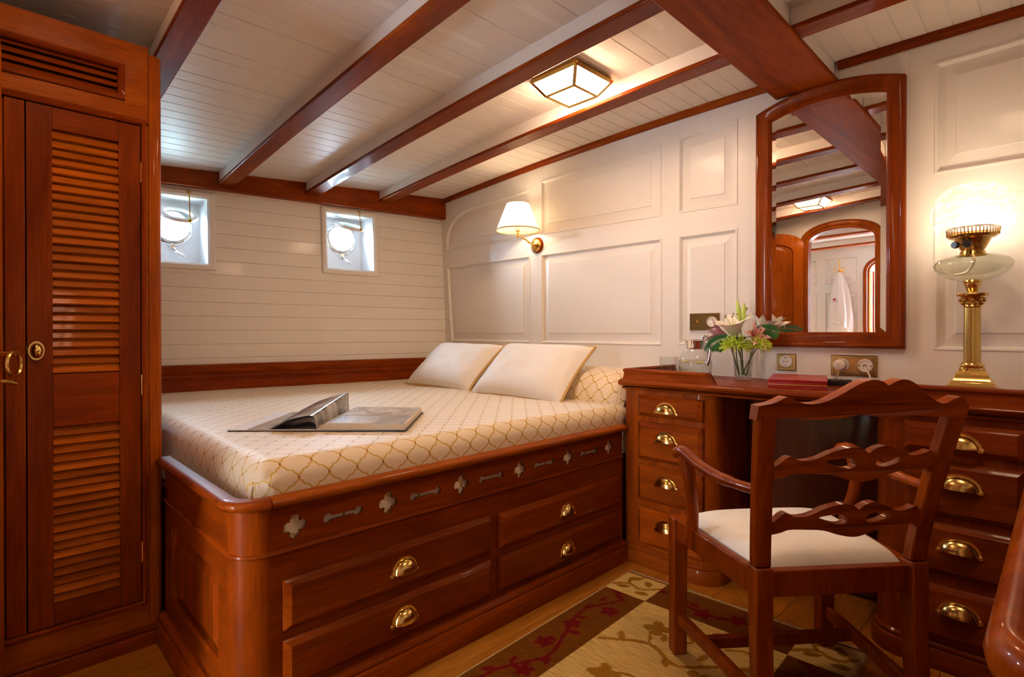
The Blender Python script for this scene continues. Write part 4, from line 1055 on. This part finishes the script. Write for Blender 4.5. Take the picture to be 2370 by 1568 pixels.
for a, s_ in ((-1.75,1.0),(-2.25,.85)):
    MB().tube([(.04*cos(a),.04*sin(a),.508),(.064*cos(a),.064*sin(a),.508)], .003, 8).build('wick_spindle', 'brass_antique', ol)
    kn = MB().lathe([(.001,-.007),(.010*s_+.002,-.007),(.012*s_+.002,-.003),(.012*s_+.002,.003),(.010*s_+.002,.007),(.001,.007)], seg=20, axis='X').build('wick_knob', 'black_knob', ol)
    kn.location = (.069*cos(a), .069*sin(a), .508); kn.rotation_euler = (0,0,a)
prof = [(p.x, p.y) for p in catmull([(.064,.549,0),(.082,.553,0),(.100,.566,0),(.1115,.589,0),(.1150,.614,0),(.1125,.642,0),(.103,.668,0),(.086,.692,0),(.062,.710,0)], 5)]
MB().lathe(prof, seg=56).build('globe', 'etched_globe', ol)
MB().ball((0,0,.612), .020, (1,1,1.25)).build('bulb', 'lit_bulb', ol)
point(ol, (0,0,.612), LAMP_OIL, .027, col=(1.0,.84,.62))

# ================================================================== THINGS ON THE DESK
gs = thing('glass_tumbler', 'clear glass tumbler with heavy cut base on the desk corner', 'glass', (-1.352, 2.40, ZT))
MB().lathe([(.001,.001),(.040,.001),(.041,.004),(.044,.085),(.0455,.094),(.043,.094),(.041,.030),(.036,.018),(.001,.014)], seg=40).build('tumbler_wall', 'clear_glass', gs)
rows = []
for z in (.003,.010,.018,.026): rows.append([((.0415+.0022*((k+int(z*1000)//8) % 2))*cos(2*pi*k/32), (.0415+.0022*((k+int(z*1000)//8) % 2))*sin(2*pi*k/32), z) for k in range(32)])
MB().grid(rows, closed_v=True).build('cut_base', 'cut_glass', gs, smooth=False)
pt = thing('water_jug', 'round glass water jug with chrome lid and handle and lemon slices', 'jug', (-1.215, 2.40, ZT))
MB().lathe([(.001,.002),(.052,.002),(.066,.010),(.074,.028),(.0765,.050),(.074,.078),(.066,.105),(.052,.128),(.042,.140),(.040,.150)], seg=48).build('jug_glass', 'clear_glass', pt)
MB().lathe([(.001,.006),(.050,.006),(.064,.014),(.0715,.030),(.074,.050),(.072,.076),(.0705,.082),(.001,.082)], seg=40).build('water', 'water', pt)
MB().lathe([(.043,.134),(.046,.150),(.048,.166),(.050,.174),(.046,.176),(.020,.179),(.001,.180)], seg=40).tube([(-.046,0,.170),(-.060,-.004,.180)], [.014,.006], 8, flat=.5).build('lid', 'chrome', pt, angle=50)
MB().tube(catmull([(.032,0,.176),(.046,-.002,.196),(.062,-.004,.192),(.072,-.006,.165),(.074,-.008,.120),(.068,-.010,.080),(.060,-.012,.062)]), [.007+.002*(k%37 > 20) for k in range(37)], 12, flat=1.0).build('handle', 'chrome', pt)
for x, y, a in ((-.050,-.030,.2),(.045,-.040,1.2)):
    l = MB().lathe([(.001,-.003),(.026,-.003),(.028,0),(.026,.003),(.001,.003)], seg=24).build('lemon_slice', 'lemon', pt); l.location = (x*.8,y*.8,.074); l.scale = (.7,.7,.7); l.rotation_euler = (.04+a*.05,.05,0)
# vase and flowers
VX, VY = -1.018, 2.462
vs_ = thing('flower_vase', 'clear glass flower vase with stems in water on the desk', 'vase', (VX, VY, ZT))
MB().lathe([(.001,.001),(.033,.001),(.037,.008),(.038,.030),(.040,.070),(.046,.120),(.0505,.148),(.049,.149),(.044,.120),(.037,.070),(.034,.020),(.030,.012),(.001,.010)], seg=40).build('vase_glass', 'clear_glass', vs_)
MB().lathe([(.001,.013),(.030,.013),(.034,.020),(.037,.070),(.0385,.085),(.001,.085)], seg=32).build('water', 'water', vs_)
random.seed(11)
def stem(parent, p0, p1, r=.0026, mat='stem_green'):
    mid = [(a+b)/2 for a, b in zip(p0,p1)]; mid[0] += random.uniform(-.004,.004)
    return MB().tube(catmull([p0, mid, p1], 5), r, 7).build('stem', mat, parent)
def petal(parent, base, dirv, up, L, W, curl, mat, cup=.25, n=12, m=7):
    base, d, u = Vector(base), Vector(dirv).normalized(), Vector(up); u = (u - d*u.dot(d)).normalized(); s_ = d.cross(u)
    rows, uv = [], []; p = base.copy(); ang = 0
    for i in range(n+1):
        t = i/n; w = W*(sin(pi*min(1,t*.92+.08))**.75)*(1-.15*t); row = []
        dd = d*cos(ang) - u*sin(ang); uu = u*cos(ang) + d*sin(ang)
        for j in range(m):
            q = (j/(m-1)-.5)*2
            row.append(p + s_*(q*w/2) + uu*(cup*w*q*q*(1-t*.8) + .006*sin(9*t+3*q)*t*abs(q)*.4)); uv.append((t, j/(m-1)))
        rows.append(row); p = p + dd*(L/n); ang = curl*(t**1.6)
    return MB().grid(rows).build('petal', mat, parent, angle=80, uv=uv)
def lily(label, c, axis, L, W, mat, open_, curl, root, n=6, spin=0, stamens=True):
    c = Vector(c); ax = Vector(axis).normalized(); ref = Vector((0,0,1)) if abs(ax.z) < .8 else Vector((1,0,0)); e1 = (ref - ax*ref.dot(ax)).normalized(); e2 = ax.cross(e1)
    r = thing('lily', label, 'flower', c, group='cut flowers in the vase')
    for k in range(n):
        a = spin + 2*pi*k/n; rad_ = e1*cos(a)+e2*sin(a); o = open_*(1 if k % 2 else .86)
        petal(r, ax*.0 + rad_*.004, ax*cos(o) + rad_*sin(o), ax*sin(o)*1.0 - rad_*cos(o), L*(1 if k % 2 else .95), W*(1 if k % 2 else .8), curl, mat)
    if stamens:
        for k in range(5):
            a = 2*pi*k/5+.3; rad_ = e1*cos(a)+e2*sin(a); tip = ax*L*.72 + rad_*L*.20
            st = MB().tube(catmull([ax*.01, ax*L*.4 + rad_*L*.06, tip],4), .0011, 5).build('stamen', 'bud_green', r)
            MB().ball(tip, .0042, (1,.5,1), 8, 6).build('anther', 'stamen', st)
    bot = Vector(root) - c; stem(r, tuple(-ax*.0), tuple(bot))
    return r
rt = lambda dx, dy: (VX+dx, VY+dy, ZT+.018)
lily('large white lily blossom opening upward at centre of the bouquet', (VX-.012,VY-.055,1.030), (-.08,-.30,1), .138, .074, 'lily_white', .66, .95, rt(.01,0))
lily('mauve pink lily pointing left towards the brass switch', (VX-.050,VY-.050,1.035), (-.95,-.30,.35), .105, .034, 'lily_mauve', .40, .75, rt(-.012,-.01), spin=.5, stamens=False)
lily('pink lily with red throat on right of the bouquet', (VX+.062,VY-.045,1.028), (.80,-.40,.30), .080, .032, 'lily_pink', .80, 1.2, rt(.015,.005), spin=.3)
lily('white lily half hidden behind bouquet, reflected in the mirror', (VX+.055,VY+.030,1.050), (.35,.30,.9), .095, .050, 'rose_white', .50, .8, rt(.01,.012), spin=.7, stamens=False)
bd = thing('lily_bud', 'closed green lily bud standing up above the bouquet', 'flower bud', (VX-.004,VY-.020,1.100), group='cut flowers in the vase')
for dx, rz, ln in ((-.004,.10,.095),(.012,-.06,.080)):
    o = MB().lathe([(.001,0),(.006,.008),(.010,.030),(.0105,.050),(.008,.075),(.004,.092),(.001,.097)], seg=12).build('bud', 'bud_green', bd); o.location = (dx,0,0); o.rotation_euler = (0,-rz,0); o.scale = (1,1,ln/.095)
stem(bd, (0,0,0), (.006,.02,ZT+.02-1.10))
def mum(label, c, R):
    r = thing('chrysanthemum', label, 'flower', c, group='cut flowers in the vase')
    mb = MB(); random.seed(int(c[0]*-1000))
    for k in range(190):
        z = random.uniform(-.35,1); a = random.uniform(0,2*pi); h = sqrt(max(0,1-z*z)); d = Vector((h*cos(a),h*sin(a),z*.75)); L = R*random.uniform(.80,1.1)
        side = Vector((-sin(a),cos(a),0)); tip = d*L + Vector((0,0,random.uniform(-.012,.004)))*(1-z)
        mb.tube([d*.006, d*L*.6 + side*random.uniform(-.003,.003) , tip + side*random.uniform(-.004,.004), tip*.97+Vector((0,0,.005))], [.0012,.0017,.0019,.0012], 5)
    mb.build('petals', 'mum_green', r, kind='stuff'); MB().ball((0,0,0), .012).build('heart', 'bud_green', r)
    stem(r, (0,0,0), (VX*.0+(VX-c[0])+random.uniform(-.02,.02), VY-c[1]+random.uniform(-.01,.01), ZT+.02-c[2]))
    return r
mum('lime green spider chrysanthemum low at front of the bouquet', (VX+.000,VY-.075,.990), .066)
mum('lime green spider chrysanthemum low on right side of the bouquet', (VX+.084,VY-.045,.990), .055)
def fern(label, pts, w):
    r = thing('fern_frond', label, 'leaf', pts[0], group='cut flowers in the vase')
    P = [p-Vector(pts[0]) for p in catmull(pts, 8)]
    MB().tube(P, .0012, 5).build('rachis', 'stem_green', r); n = len(P)
    mb = MB()
    for i in range(3, n-1):
        t = i/n; d = (P[i+1]-P[i-1]).normalized(); s_ = d.cross(Vector((-.6,.7,.35))).normalized(); L = w*sin(pi*min(1,(t*.95+.05)))**.7
        for sg in (-1,1):
            tipv = P[i] + (s_*sg + d*.55).normalized()*L + Vector((0,0,-.15*L)); m_ = (P[i]+tipv)/2; wd = d*(L*.15)
            mb.add([P[i], m_+wd, tipv, m_-wd+Vector((0,0,.002))], [(0,1,2),(0,2,3)])
    mb.build('leaflets', 'leaf_green', r, smooth=False); return r
fern('dark green fern frond drooping to left of the vase', [(VX-.012,VY-.03,1.01),(VX-.06,VY-.06,1.018),(VX-.10,VY-.075,1.000),(VX-.135,VY-.085,.962)], .042)
fern('dark green fern frond hanging beside the left frond', [(VX-.012,VY-.045,1.005),(VX-.045,VY-.09,1.000),(VX-.08,VY-.11,.975)], .036)
fern('dark green fern frond reaching right across the mirror frame', [(VX+.03,VY-.02,1.035),(VX+.085,VY-.015,1.062),(VX+.13,VY-.02,1.058),(VX+.165,VY-.03,1.045)], .042)
for k in range(7):
    pass
lf = thing('leaf_sprig', 'sprig of broad green leaves in the middle of the bouquet', 'leaf', (VX,VY-.03,1.005), group='cut flowers in the vase')
for k in range(9):
    a = 2*pi*k/9+.2; petal(lf, (0,0,0), (cos(a)*.9,sin(a)*.9-.1,.75), (0,0,1), .062, .024, .9, 'leaf_green', cup=.1).name = 'leaf'
stem(lf, (0,0,0), (0,.02,ZT+.02-1.005))
# red leather folder
rf = thing('leather_folder', 'red leather bound folder lying on the desk under the mirror', 'folder', (-.745, 2.335, ZT), radians(16))
MB().box(-.100,.100,-.150,.150,.000,.004).build('cover', 'red_leather', rf, bevel=.0015)
tp = MB().box(-.100,.100,-.150,.150,.026,.034).build('cover', 'red_leather', rf, bevel=.003, bseg=3)
MB().box(-.100,-.090,-.150,.150,.002,.030).build('spine', 'red_leather', rf, bevel=.002)
MB().box(-.092,.098,-.148,.148,.004,.026).build('pages', 'red_leather', rf)
MB().box(-.025,.025,-.006,.006,.0340,.0343).build('gilt_stamp', 'gold_leaf', rf)
MB().box(-.099,.0995,-.1512,-.1500,.012,.016).build('gilt_line', 'gold_leaf', rf)

# ================================================================== ARMCHAIR
ch = thing('armchair', 'polished mahogany ladder-back armchair with cream seat pulled up to the desk', 'chair', (-.403, 1.5615, .0085), radians(50.8))
# local: x right, y forward (towards the desk), z up, origin between the back legs
RW, FWD, DP = .2085, .253, .412
def bar(name, secs, mat='chair_wood', bevel=.004, parent=None):
    # secs: [(centre, half x, half y)] rectangular sections stacked in z
    rows = [[(c[0]-hx_,c[1]-hy_,c[2]),(c[0]+hx_,c[1]-hy_,c[2]),(c[0]+hx_,c[1]+hy_,c[2]),(c[0]-hx_,c[1]+hy_,c[2])] for c, hx_, hy_ in secs]
    return MB().grid(rows, closed_v=True, cap=True).build(name, mat, parent or ch, angle=30, bevel=bevel)
for sg in (-1, 1):
    x = sg*RW
    bar('back_leg', [((x,-.020,0 if sg < 0 else -.0085),.021,.020),((x,-.004,.25),.022,.021),((x,0,.455),.023,.023)])
    zz = np.linspace(.455,.852,9)
    bar('back_post', [((x + sg*.038*((z-.455)/.43)**1.15, -.088*((z-.455)/.43)**1.25, z), .0215+.001*((z-.455)/.43), .016) for z in zz], bevel=.005)
    bar('front_leg', [((sg*FWD,DP,0 if sg < 0 else -.0085),.0225,.0225),((sg*FWD,DP,.440),.0235,.0235)])
def back_y(z): t = max(0,(z-.455)/.43); return -.088*t**1.25
def back_x(z): t = max(0,(z-.455)/.43); return RW + .038*t**1.15
def splat(name, tx, tz, bz, z_mid, thick, holes=(), curve=.012, n=60):
    # carved rail: top and bottom outlines sampled across u in [-1,1]
    us = np.linspace(tx[0],tx[-1],n)
    top = [(u, interp(tx, tz, u)) for u in us]; bot = [(u, interp(tx, bz, u)) for u in us]
    W_ = back_x(z_mid)
    outer_ = [(u*W_, z) for u, z in bot] + [(u*W_, z) for u, z in reversed(top)]
    hh = [[(u*W_, z) for u, z in h] for h in holes]
    def fr(a, b, h): return Vector((a, back_y(b) - curve*(1-(a/W_)**2) + h, b))
    return MB().plate(outer_, hh, fr, -thick/2, thick/2).build(name, 'crest_wood', ch, angle=50, bevel=.0055, bseg=3)
def smooth_curve(pts, n=200):
    P = catmull([(x,z,0) for x,z in pts], 12); xs_ = [p.x for p in P]; return xs_, [p.y for p in P]
def make_rail(name, tops, bots, z_mid, thick, holes=()):
    xs_ = np.linspace(tops[0][0],tops[-1][0],90); a, b = smooth_curve(tops); c, d = smooth_curve(bots)
    return splat(name, xs_, [interp(a,b,x) for x in xs_], [interp(c,d,x) for x in xs_], z_mid, thick, holes, n=90)
crest_top = [(-1.095,.876),(-.95,.884),(-.83,.898),(-.72,.886),(-.60,.881),(-.45,.888),(-.30,.908),(-.15,.930),(-.04,.938),(.06,.934),(.125,.924),(.135,.924),(.20,.934),(.30,.938),(.42,.926),(.55,.902),(.68,.884),(.78,.879),(.88,.890),(.96,.893),(1.070,.870)]
crest_top = [(x, z-.006) for x, z in crest_top]
crest_bot = [(-1.095,.835),(-.80,.842),(-.55,.836),(-.30,.840),(-.08,.848),(.10,.842),(.22,.836),(.40,.844),(.60,.842),(.80,.838),(1.070,.835)]
make_rail('crest_rail', crest_top, crest_bot, .885, .034)
def tear(cx, z, sg):
    pts = []
    for k in range(20):
        t = 2*pi*k/20; r = .22; x = cx + sg*(.17*cos(t)); w = .0115*(1-.55*cos(t)*1) * sin(t)
        pts.append((x, z + w + sg*0 + .004*cos(t)))
    return pts
mid_top = [(-1.0,.716),(-.88,.722),(-.76,.744),(-.64,.734),(-.48,.738),(-.30,.756),(-.10,.766),(.03,.760),(.085,.750),(.095,.750),(.16,.762),(.28,.768),(.44,.756),(.60,.742),(.74,.746),(.83,.752),(.92,.728),(1.0,.718)]
mid_bot = [(-1.0,.682),(-.80,.692),(-.70,.700),(-.50,.700),(-.30,.697),(-.10,.684),(.10,.678),(.30,.690),(.48,.702),(.66,.704),(.80,.706),(.88,.694),(1.0,.690)]
make_rail('pierced_rail', mid_top, mid_bot, .72, .022, [tear(-.20,.727,-1), tear(.36,.729,1)])
low_top = [(x, z-.146) for x, z in mid_top]; low_bot = [(x, z-.146) for x, z in mid_bot]
make_rail('pierced_rail', low_top, low_bot, .58, .022, [tear(-.20,.581,-1), tear(.36,.583,1)])
# seat rails, seat
def beam(name, p0, p1, w, h, mat='chair_wood', bevel=.003):
    p0, p1 = Vector(p0), Vector(p1); d = (p1-p0).normalized(); s_ = d.cross(Vector((0,0,1))).normalized()*w/2; u = Vector((0,0,h/2))
    return MB().grid([[p-s_-u, p+s_-u, p+s_+u, p-s_+u] for p in (p0,p1)], closed_v=True, cap=True).build(name, mat, ch, angle=30, bevel=bevel)
beam('seat_rail', (-RW,0,.412), (RW,0,.412), .026, .066); beam('seat_rail', (-FWD,DP,.405), (FWD,DP,.405), .028, .064)
for sg in (-1,1): beam('seat_rail', (sg*(RW+.004),.0,.410), (sg*FWD,DP,.405), .026, .064)
def seat():
    n = 24; rows = []
    for j in range(n+1):
        v = j/n; y = lerp(.016, DP-.006, v); hw = lerp(RW-.012, FWD-.016, v); row = []
        for i in range(n+1):
            u = i/n*2-1; ed = ((1-abs(u)**5)*(1-abs(2*v-1)**5)); z = .438 + .042*ed**.5 + .008*(1-u*u)*(1-(2*v-1)**2)
            row.append((u*hw*(.985+.015*(ed > 0)), y, z))
        rows.append(row)
    mb = MB().grid(rows); o = len(mb.v)
    ring = [(0,i) for i in range(n+1)] + [(j,n) for j in range(1,n+1)] + [(n,i) for i in range(n-1,-1,-1)] + [(j,0) for j in range(n-1,0,-1)]
    lo = [(*rows[a][b][:2], .425) for a, b in ring]; hi = [rows[a][b] for a, b in ring]
    mb.grid([lo,hi], closed_v=True); return mb
seat().build('seat_cushion', 'seat_fabric', ch, angle=60)
# arms
for sg in (-1,1):
    xa = lambda y: sg*lerp(back_x(.66)-.008, .305, (y/.36)**.8 if y > 0 else 0)
    pts = [(sg*(back_x(.655)-.004), back_y(.655)+.004, .650), (sg*.240,.06,.645),(sg*.254,.15,.645),(sg*.266,.235,.657),(sg*.271,.29,.670),(sg*.273,.330,.673),(sg*.272,.358,.664)]
    P = catmull(pts, 6); n_ = len(P)
    MB().tube(P, [.0185 + .004*smoothstep(.55,.95,i/n_) - .003*(i/n_ < .2) for i in range(n_)], 12, flat=.82, up=(0,0,1)).build('arm', 'chair_wood', ch, angle=60)
    MB().ball((sg*.272,.360,.660), .022, (1,.75,.8), 16, 10).build('arm_scroll', 'chair_wood', ch)
    S = catmull([(sg*.272,.306,.662),(sg*.270,.286,.600),(sg*.262,.286,.545),(sg*.253,.300,.490),(sg*.250,.312,.440),(sg*.249,.318,.385)], 6); m_ = len(S)
    MB().tube(S, [.0185 + .006*abs(2*i/m_-1)**2 for i in range(m_)], 10, flat=.85, up=(0,1,0)).build('arm_support', 'chair_wood', ch, angle=60)
# stretchers
for sg in (-1,1): beam('side_stretcher', (sg*FWD,DP,.118), (sg*RW,-.008,.118), .022, .036)
beam('cross_stretcher', (-lerp(RW,FWD,.62),DP*.62,.118), (lerp(RW,FWD,.62),DP*.62,.118), .022, .034)

# ================================================================== RUG
RWD, RL = .885, 1.50
def make_rug():
    rg = thing('rug', 'patterned wool rug with cream field, brown border and dark red flowers under the chair', 'rug', (-.858, 1.300, 0), radians(2.3))
    nx, ny = 236, 400
    xs_ = np.linspace(-RWD/2, RWD/2, nx); ys_ = np.linspace(-RL/2, RL/2, ny)
    Xg, Yg = np.meshgrid(xs_, ys_)
    rng = np.random.default_rng(3)
    bx, by = .188, .200
    col = np.zeros((ny, nx, 3))
    cream, brown, tan, red, olive = [np.array(c) for c in ((.60,.425,.20),(.120,.044,.016),(.31,.165,.060),(.105,.006,.007),(.250,.140,.045))]
    inx = np.abs(Xg) < RWD/2-bx; iny = np.abs(Yg) < RL/2-by
    field = (inx & iny) | (~inx & ~iny)
    col[:] = brown; col[field] = cream
    def seg_dist(pts, wob=.002):
        d = np.full(Xg.shape, 9.)
        for (x0,y0),(x1,y1) in zip(pts[:-1], pts[1:]):
            dx, dy = x1-x0, y1-y0; t = np.clip(((Xg-x0)*dx + (Yg-y0)*dy)/(dx*dx+dy*dy+1e-9), 0, 1)
            d = np.minimum(d, np.hypot(Xg-x0-t*dx, Yg-y0-t*dy))
        return d
    nzm = rng.normal(0, 1, (ny//3+1, nx//3+1)).repeat(3,0).repeat(3,1)[:ny,:nx]*.0014
    def draw(pts, w, c, mask):
        P = [(p.x,p.y) for p in catmull([(x,y,0) for x,y in pts], 6)]
        col[(seg_dist(P)+nzm < w) & mask] = c
    def flower(cx, cy, R, rot, c, mask, n=4, gap=.55):
        dx, dy = Xg-cx, Yg-cy; r = np.hypot(dx,dy); a = np.arctan2(dy,dx)-rot
        col[(r+nzm*1.5 < R*(gap + (1-gap)*np.abs(np.cos(a*n/2)))) & mask] = c
    def leafs(cx, cy, L, rot, c, mask):
        dx, dy = Xg-cx, Yg-cy; u = dx*np.cos(rot)+dy*np.sin(rot); v = -dx*np.sin(rot)+dy*np.cos(rot); t = np.clip(u/L,0,1)
        col[(u > 0) & (u < L) & (np.abs(v)+nzm < L*.24*np.sin(np.pi*t)**.8) & mask] = c
    # central field: tan vines and four-petalled flowers
    mask = inx & iny
    for y0 in np.arange(-.70,.75,.34):
        draw([(-.24,y0-.10),(-.10,y0-.02),(.02,y0-.07),(.14,y0+.02),(.25,y0-.03)], .0075, tan, mask)
        draw([(-.10,y0-.02),(-.13,y0+.07),(-.06,y0+.13),(.0,y0+.09),(-.03,y0+.05)], .006, tan, mask)
        draw([(.14,y0+.02),(.20,y0+.09),(.16,y0+.15),(.10,y0+.12)], .006, tan, mask)
        flower(-.125, y0+.085, .050, .4, tan, mask); flower(.10, y0-.09, .046, .9, tan, mask); flower(.055, y0+.15, .052, .2, tan, mask)
        for (lx,ly,lr) in ((-.18,-.06,2.2),(-.02,-.05,-1.2),(.06,.0,1.4),(.17,.05,.3),(-.07,.02,1.9)): leafs(lx, y0+ly, .055, lr, tan, mask)
    # borders: dark red vines and blossoms on brown
    for sg in (-1,1):
        mask = (~inx) & iny & (np.sign(Xg) == sg); cx = sg*(RWD/2-bx/2)
        ys2 = np.arange(-.62,.63,.16)
        draw([(cx + .045*sin(k*1.9), y) for k, y in enumerate(ys2)], .007, red, mask)
        for k, y in enumerate(ys2):
            flower(cx+.035*cos(k*2.1), y+.05, .036, k*.7, red, mask, 5); leafs(cx+.045*sin(k*1.9), y, .055, k*1.3, red, mask); leafs(cx-.03, y+.09, .045, 2+k, red, mask)
        mask = inx & (~iny) & (np.sign(Yg) == sg); cy = sg*(RL/2-by/2-.012)
        xs2 = np.arange(-.30,.31,.11)
        draw([(x, cy+.03*sin(k*2)) for k, x in enumerate(xs2)], .007, red, mask)
        for k, x in enumerate(xs2):
            flower(x+.03, cy+.03*cos(k*1.7), .038, k*.8, red, mask, 5); leafs(x, cy, .055, k*1.1+.5, red, mask)
        for sx in (-1,1):
            mask = (~inx) & (~iny) & (np.sign(Yg) == sg) & (np.sign(Xg) == sx); ccx = sx*(RWD/2-bx/2)
            draw([(ccx-.09,cy-.05),(ccx-.03,cy+.0),(ccx+.03,cy-.015),(ccx+.09,cy+.04)], .008, tan, mask)
            draw([(ccx-.03,cy),(ccx-.05,cy+.05),(ccx-.01,cy+.08)], .007, olive, mask)
            for (a_,b_,c_) in ((-.04,.03,1.1),(.02,-.05,.2),(.05,.02,2.2),(-.06,-.05,.6)): leafs(ccx+a_, cy+b_, .06, c_, olive, mask)
    edge_ = (np.abs(Xg) > RWD/2-.010); col[edge_] = (.46,.34,.19)
    e2 = (np.abs(Yg) > RL/2-.020); col[e2 & (np.abs(Yg) < RL/2-.009)] = (.16,.06,.025)
    col[np.abs(Yg) > RL/2-.009] = (.50,.42,.27)
    Zg = .009 + rng.normal(0,.0004,Xg.shape); Zg[0,:] = Zg[-1,:] = .001; Zg[:,0] = Zg[:,-1] = .001
    verts = np.stack([Xg,Yg,Zg],-1).reshape(-1,3)
    ii = np.arange(nx*ny).reshape(ny,nx)
    faces = np.stack([ii[:-1,:-1],ii[:-1,1:],ii[1:,1:],ii[1:,:-1]],-1).reshape(-1,4)
    me = bpy.data.meshes.new('pile'); me.from_pydata(verts.tolist(), [], faces.tolist()); me.update()
    ca = me.color_attributes.new('Col', 'FLOAT_COLOR', 'POINT')
    ca.data.foreach_set('color', np.concatenate([col.reshape(-1,3), np.ones((nx*ny,1))],1).astype(np.float32).ravel())
    me.polygons.foreach_set('use_smooth', [True]*len(me.polygons)); me.materials.append(M['rug_wool'])
    o = bpy.data.objects.new('pile', me); COL.objects.link(o); o.parent = rg
    mb = MB(); random.seed(5)
    for sg in (-1,1):
        for k in range(230):
            x = -RWD/2 + RWD*(k+.5)/230 + random.uniform(-.002,.002); y = sg*RL/2; L = random.uniform(.008,.020)
            mb.tube([(x,y-sg*.004,.006),(x+random.uniform(-.005,.005),y+sg*L*.6,.006),(x+random.uniform(-.008,.008),y+sg*L,.0022)], [.0014,.0013,.0008], 4)
    mb.build('fringe', 'fringe', rg, kind='stuff')
make_rug()

# ================================================================== CABINET AT THE RIGHT EDGE
sd = thing('bureau', 'glossy mahogany bureau corner with rounded edge and raised rim at right edge', 'bureau', (.35, 1.4, 0))
R2, x0, y0, zt2 = .105, -.066, .735, .720
plan = arc2(x0+R2, y0+R2, R2, 180, 270, 16)
body = [(x0+.05,2.0)] + [(p[0]+.05*1, p[1]+.05) for p in arc2(x0+R2, y0+R2, R2, 180, 270, 12)] + [(.90,y0+.05),(.90,2.0)]
in_world(MB().plate(body, [], lambda a,b,h: Vector((a,b,h)), .0, zt2-.06).build('body', 'mahogany_z', sd, angle=30), sd)
RP2 = [(-.050,-.070),(-.028,-.072),(-.012,-.064),(-.003,-.050),(.0,-.034),(-.003,-.018),(-.010,-.006),(-.020,0),(-.028,-.002),(-.034,-.008),(-.038,-.016),(-.050,-.018)]
in_world(sweep([(x0,2.10)] + plan + [(.92,y0)], [(o, zt2+z) for o, z in RP2][::1]).build('rounded_rim', 'chair_wood', sd, angle=60), sd)
tp = [(x0+.045,2.10)] + [(p[0],p[1]) for p in arc2(x0+R2, y0+R2, R2-.045, 180, 270, 12)] + [(.92,y0+.045),(.92,2.10)]
in_world(MB().plate(tp, [], lambda a,b,h: Vector((a,b,h)), zt2-.06, zt2-.016).build('top', 'mahogany_y', sd, angle=30), sd)
